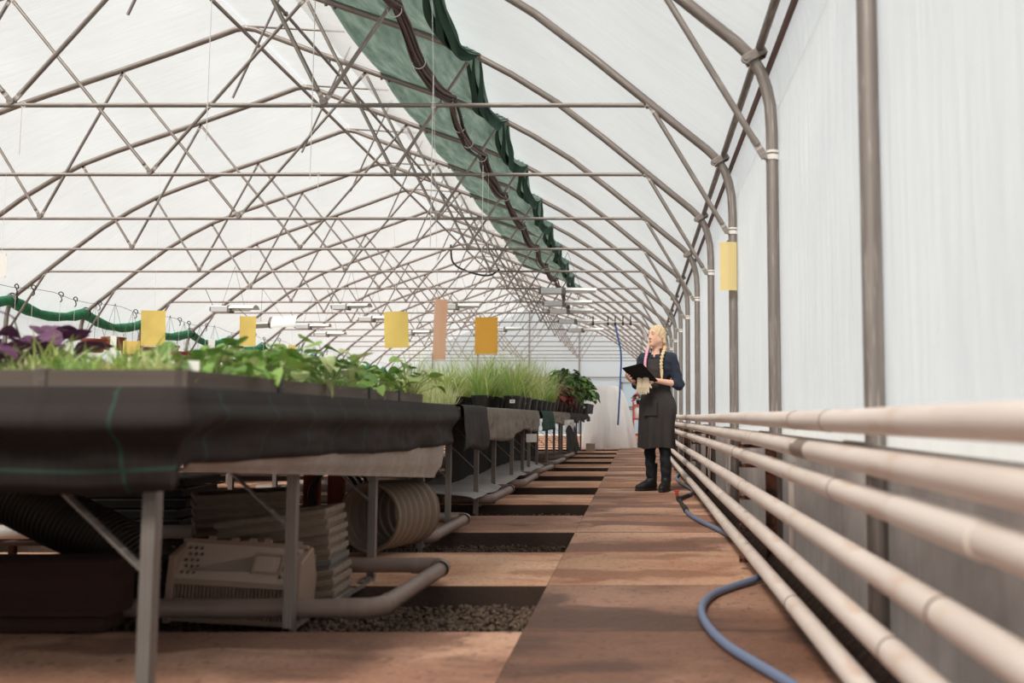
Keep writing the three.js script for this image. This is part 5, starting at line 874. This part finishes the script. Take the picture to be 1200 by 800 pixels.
  obj('skirt', [skirtG], M.apron, W);
  for (const s of [-1, 1]) obj('strap', [grid(3, 14, (u, v) => { const x = s * (lerp(0.075, 0.052, v) + (u - 0.5) * 0.024), a = v * 2.4, y = lerp(1.365, 1.475, Math.sin(Math.min(a, 1.57))) - (a > 1.57 ? 0.05 * (a - 1.57) : 0), z = v < 0.5 ? front(x, Math.min(y, 1.43)) + 0.005 : lerp(front(x, 1.43), -0.07, (v - 0.5) * 2); return [x, y + (v > 0.3 && v < 0.8 ? 0.012 : 0), z]; })], M.apron, W);
  obj('waist_tie', [grid(60, 2, (u, v) => { const a = lerp(-3.1, 3.1, u); return [0.147 * Math.sin(a), 1.075 + (v - 0.5) * 0.03, 0.123 * Math.cos(a) - 0.004]; })], M.apron, W);
  obj('pocket', [grid(10, 8, (u, v) => { const a = lerp(-0.45, 0.35, u), y = lerp(0.78, 0.95, v), hip = sstep(0, 0.3, (1.085 - y) / 0.64); return [(lerp(0.138, 0.182, hip) + 0.02) * Math.sin(a), y, (lerp(0.118, 0.158, hip) + 0.026) * Math.cos(a)]; }, (u, v) => [u * 0.2, v * 0.2])], M.apron, W);

  // clipboard in her hands and pale gloves below it (world positions near the hands)
  const toWorld = (p) => V(...p).applyAxisAngle(UPV, W.rotation.y).add(W.position);
  const PSIGN = -1, cb = thing('clipboard', 'black clipboard held slanting in front of the woman', 'clipboard'), e1 = V(0.205, 0.045, 0.105), e2 = V(0.165, -0.175, -0.17), n3 = new THREE.Vector3().crossVectors(e1, e2).normalize(), a0 = toWorld(WL).add(V(-0.335, 0.12, 0.1));
  const bm = new THREE.Matrix4().makeBasis(e1.clone().normalize(), e2.clone().normalize(), n3).setPosition(a0.clone().addScaledVector(e1, 0.5).addScaledVector(e2, 0.5));
  obj('board', [rbox(e1.length(), e2.length(), 0.006, 0.002).applyMatrix4(bm)], M.blackSheet, cb); obj('paper', [box(e1.length() - 0.02, e2.length() - 0.02, 0.002, 0, 0, PSIGN * -0.0045).applyMatrix4(bm)], M.label, cb); obj('clamp', [rbox(0.09, 0.02, 0.014, 0.004, 0, -e2.length() / 2 + 0.018, PSIGN * -0.008).applyMatrix4(bm)], M.alu, cb);
  const gp = toWorld([-0.04, 1.1, 0.26]);
  const gl = thing('work_gloves', 'pale knitted work gloves drooping from the woman\'s hand under the clipboard', 'gloves', gp.toArray());
  for (const [dx, dz, ry] of [[-0.035, 0, 0.2], [0.02, 0.02, -0.3]]) { const F = [cap([0, 0.06, 0], [0, -0.03, 0.01], 0.035, 0.04, 2)]; for (let k = 0; k < 4; k++) F.push(cap([-0.03 + k * 0.02, -0.03, 0.01], [-0.04 + k * 0.026, -0.085 - 0.012 * (k === 1 || k === 2), 0.015 + 0.005 * k], 0.012, 0.01)); F.push(cap([0.035, 0.0, 0], [0.062, -0.035, 0.01], 0.013, 0.01)); obj('glove', surfaceNets(blend(F, 0.008), [-0.1, -0.13, -0.06], [0.1, 0.12, 0.07], 0.005).rotateY(ry).translate(dx, 0, dz), M.glove, gl); }
}

scene.traverse((o) => { if (o.isMesh) { o.castShadow = true; o.receiveShadow = true; } });
sun.castShadow = true;
renderer.render(scene, camera);
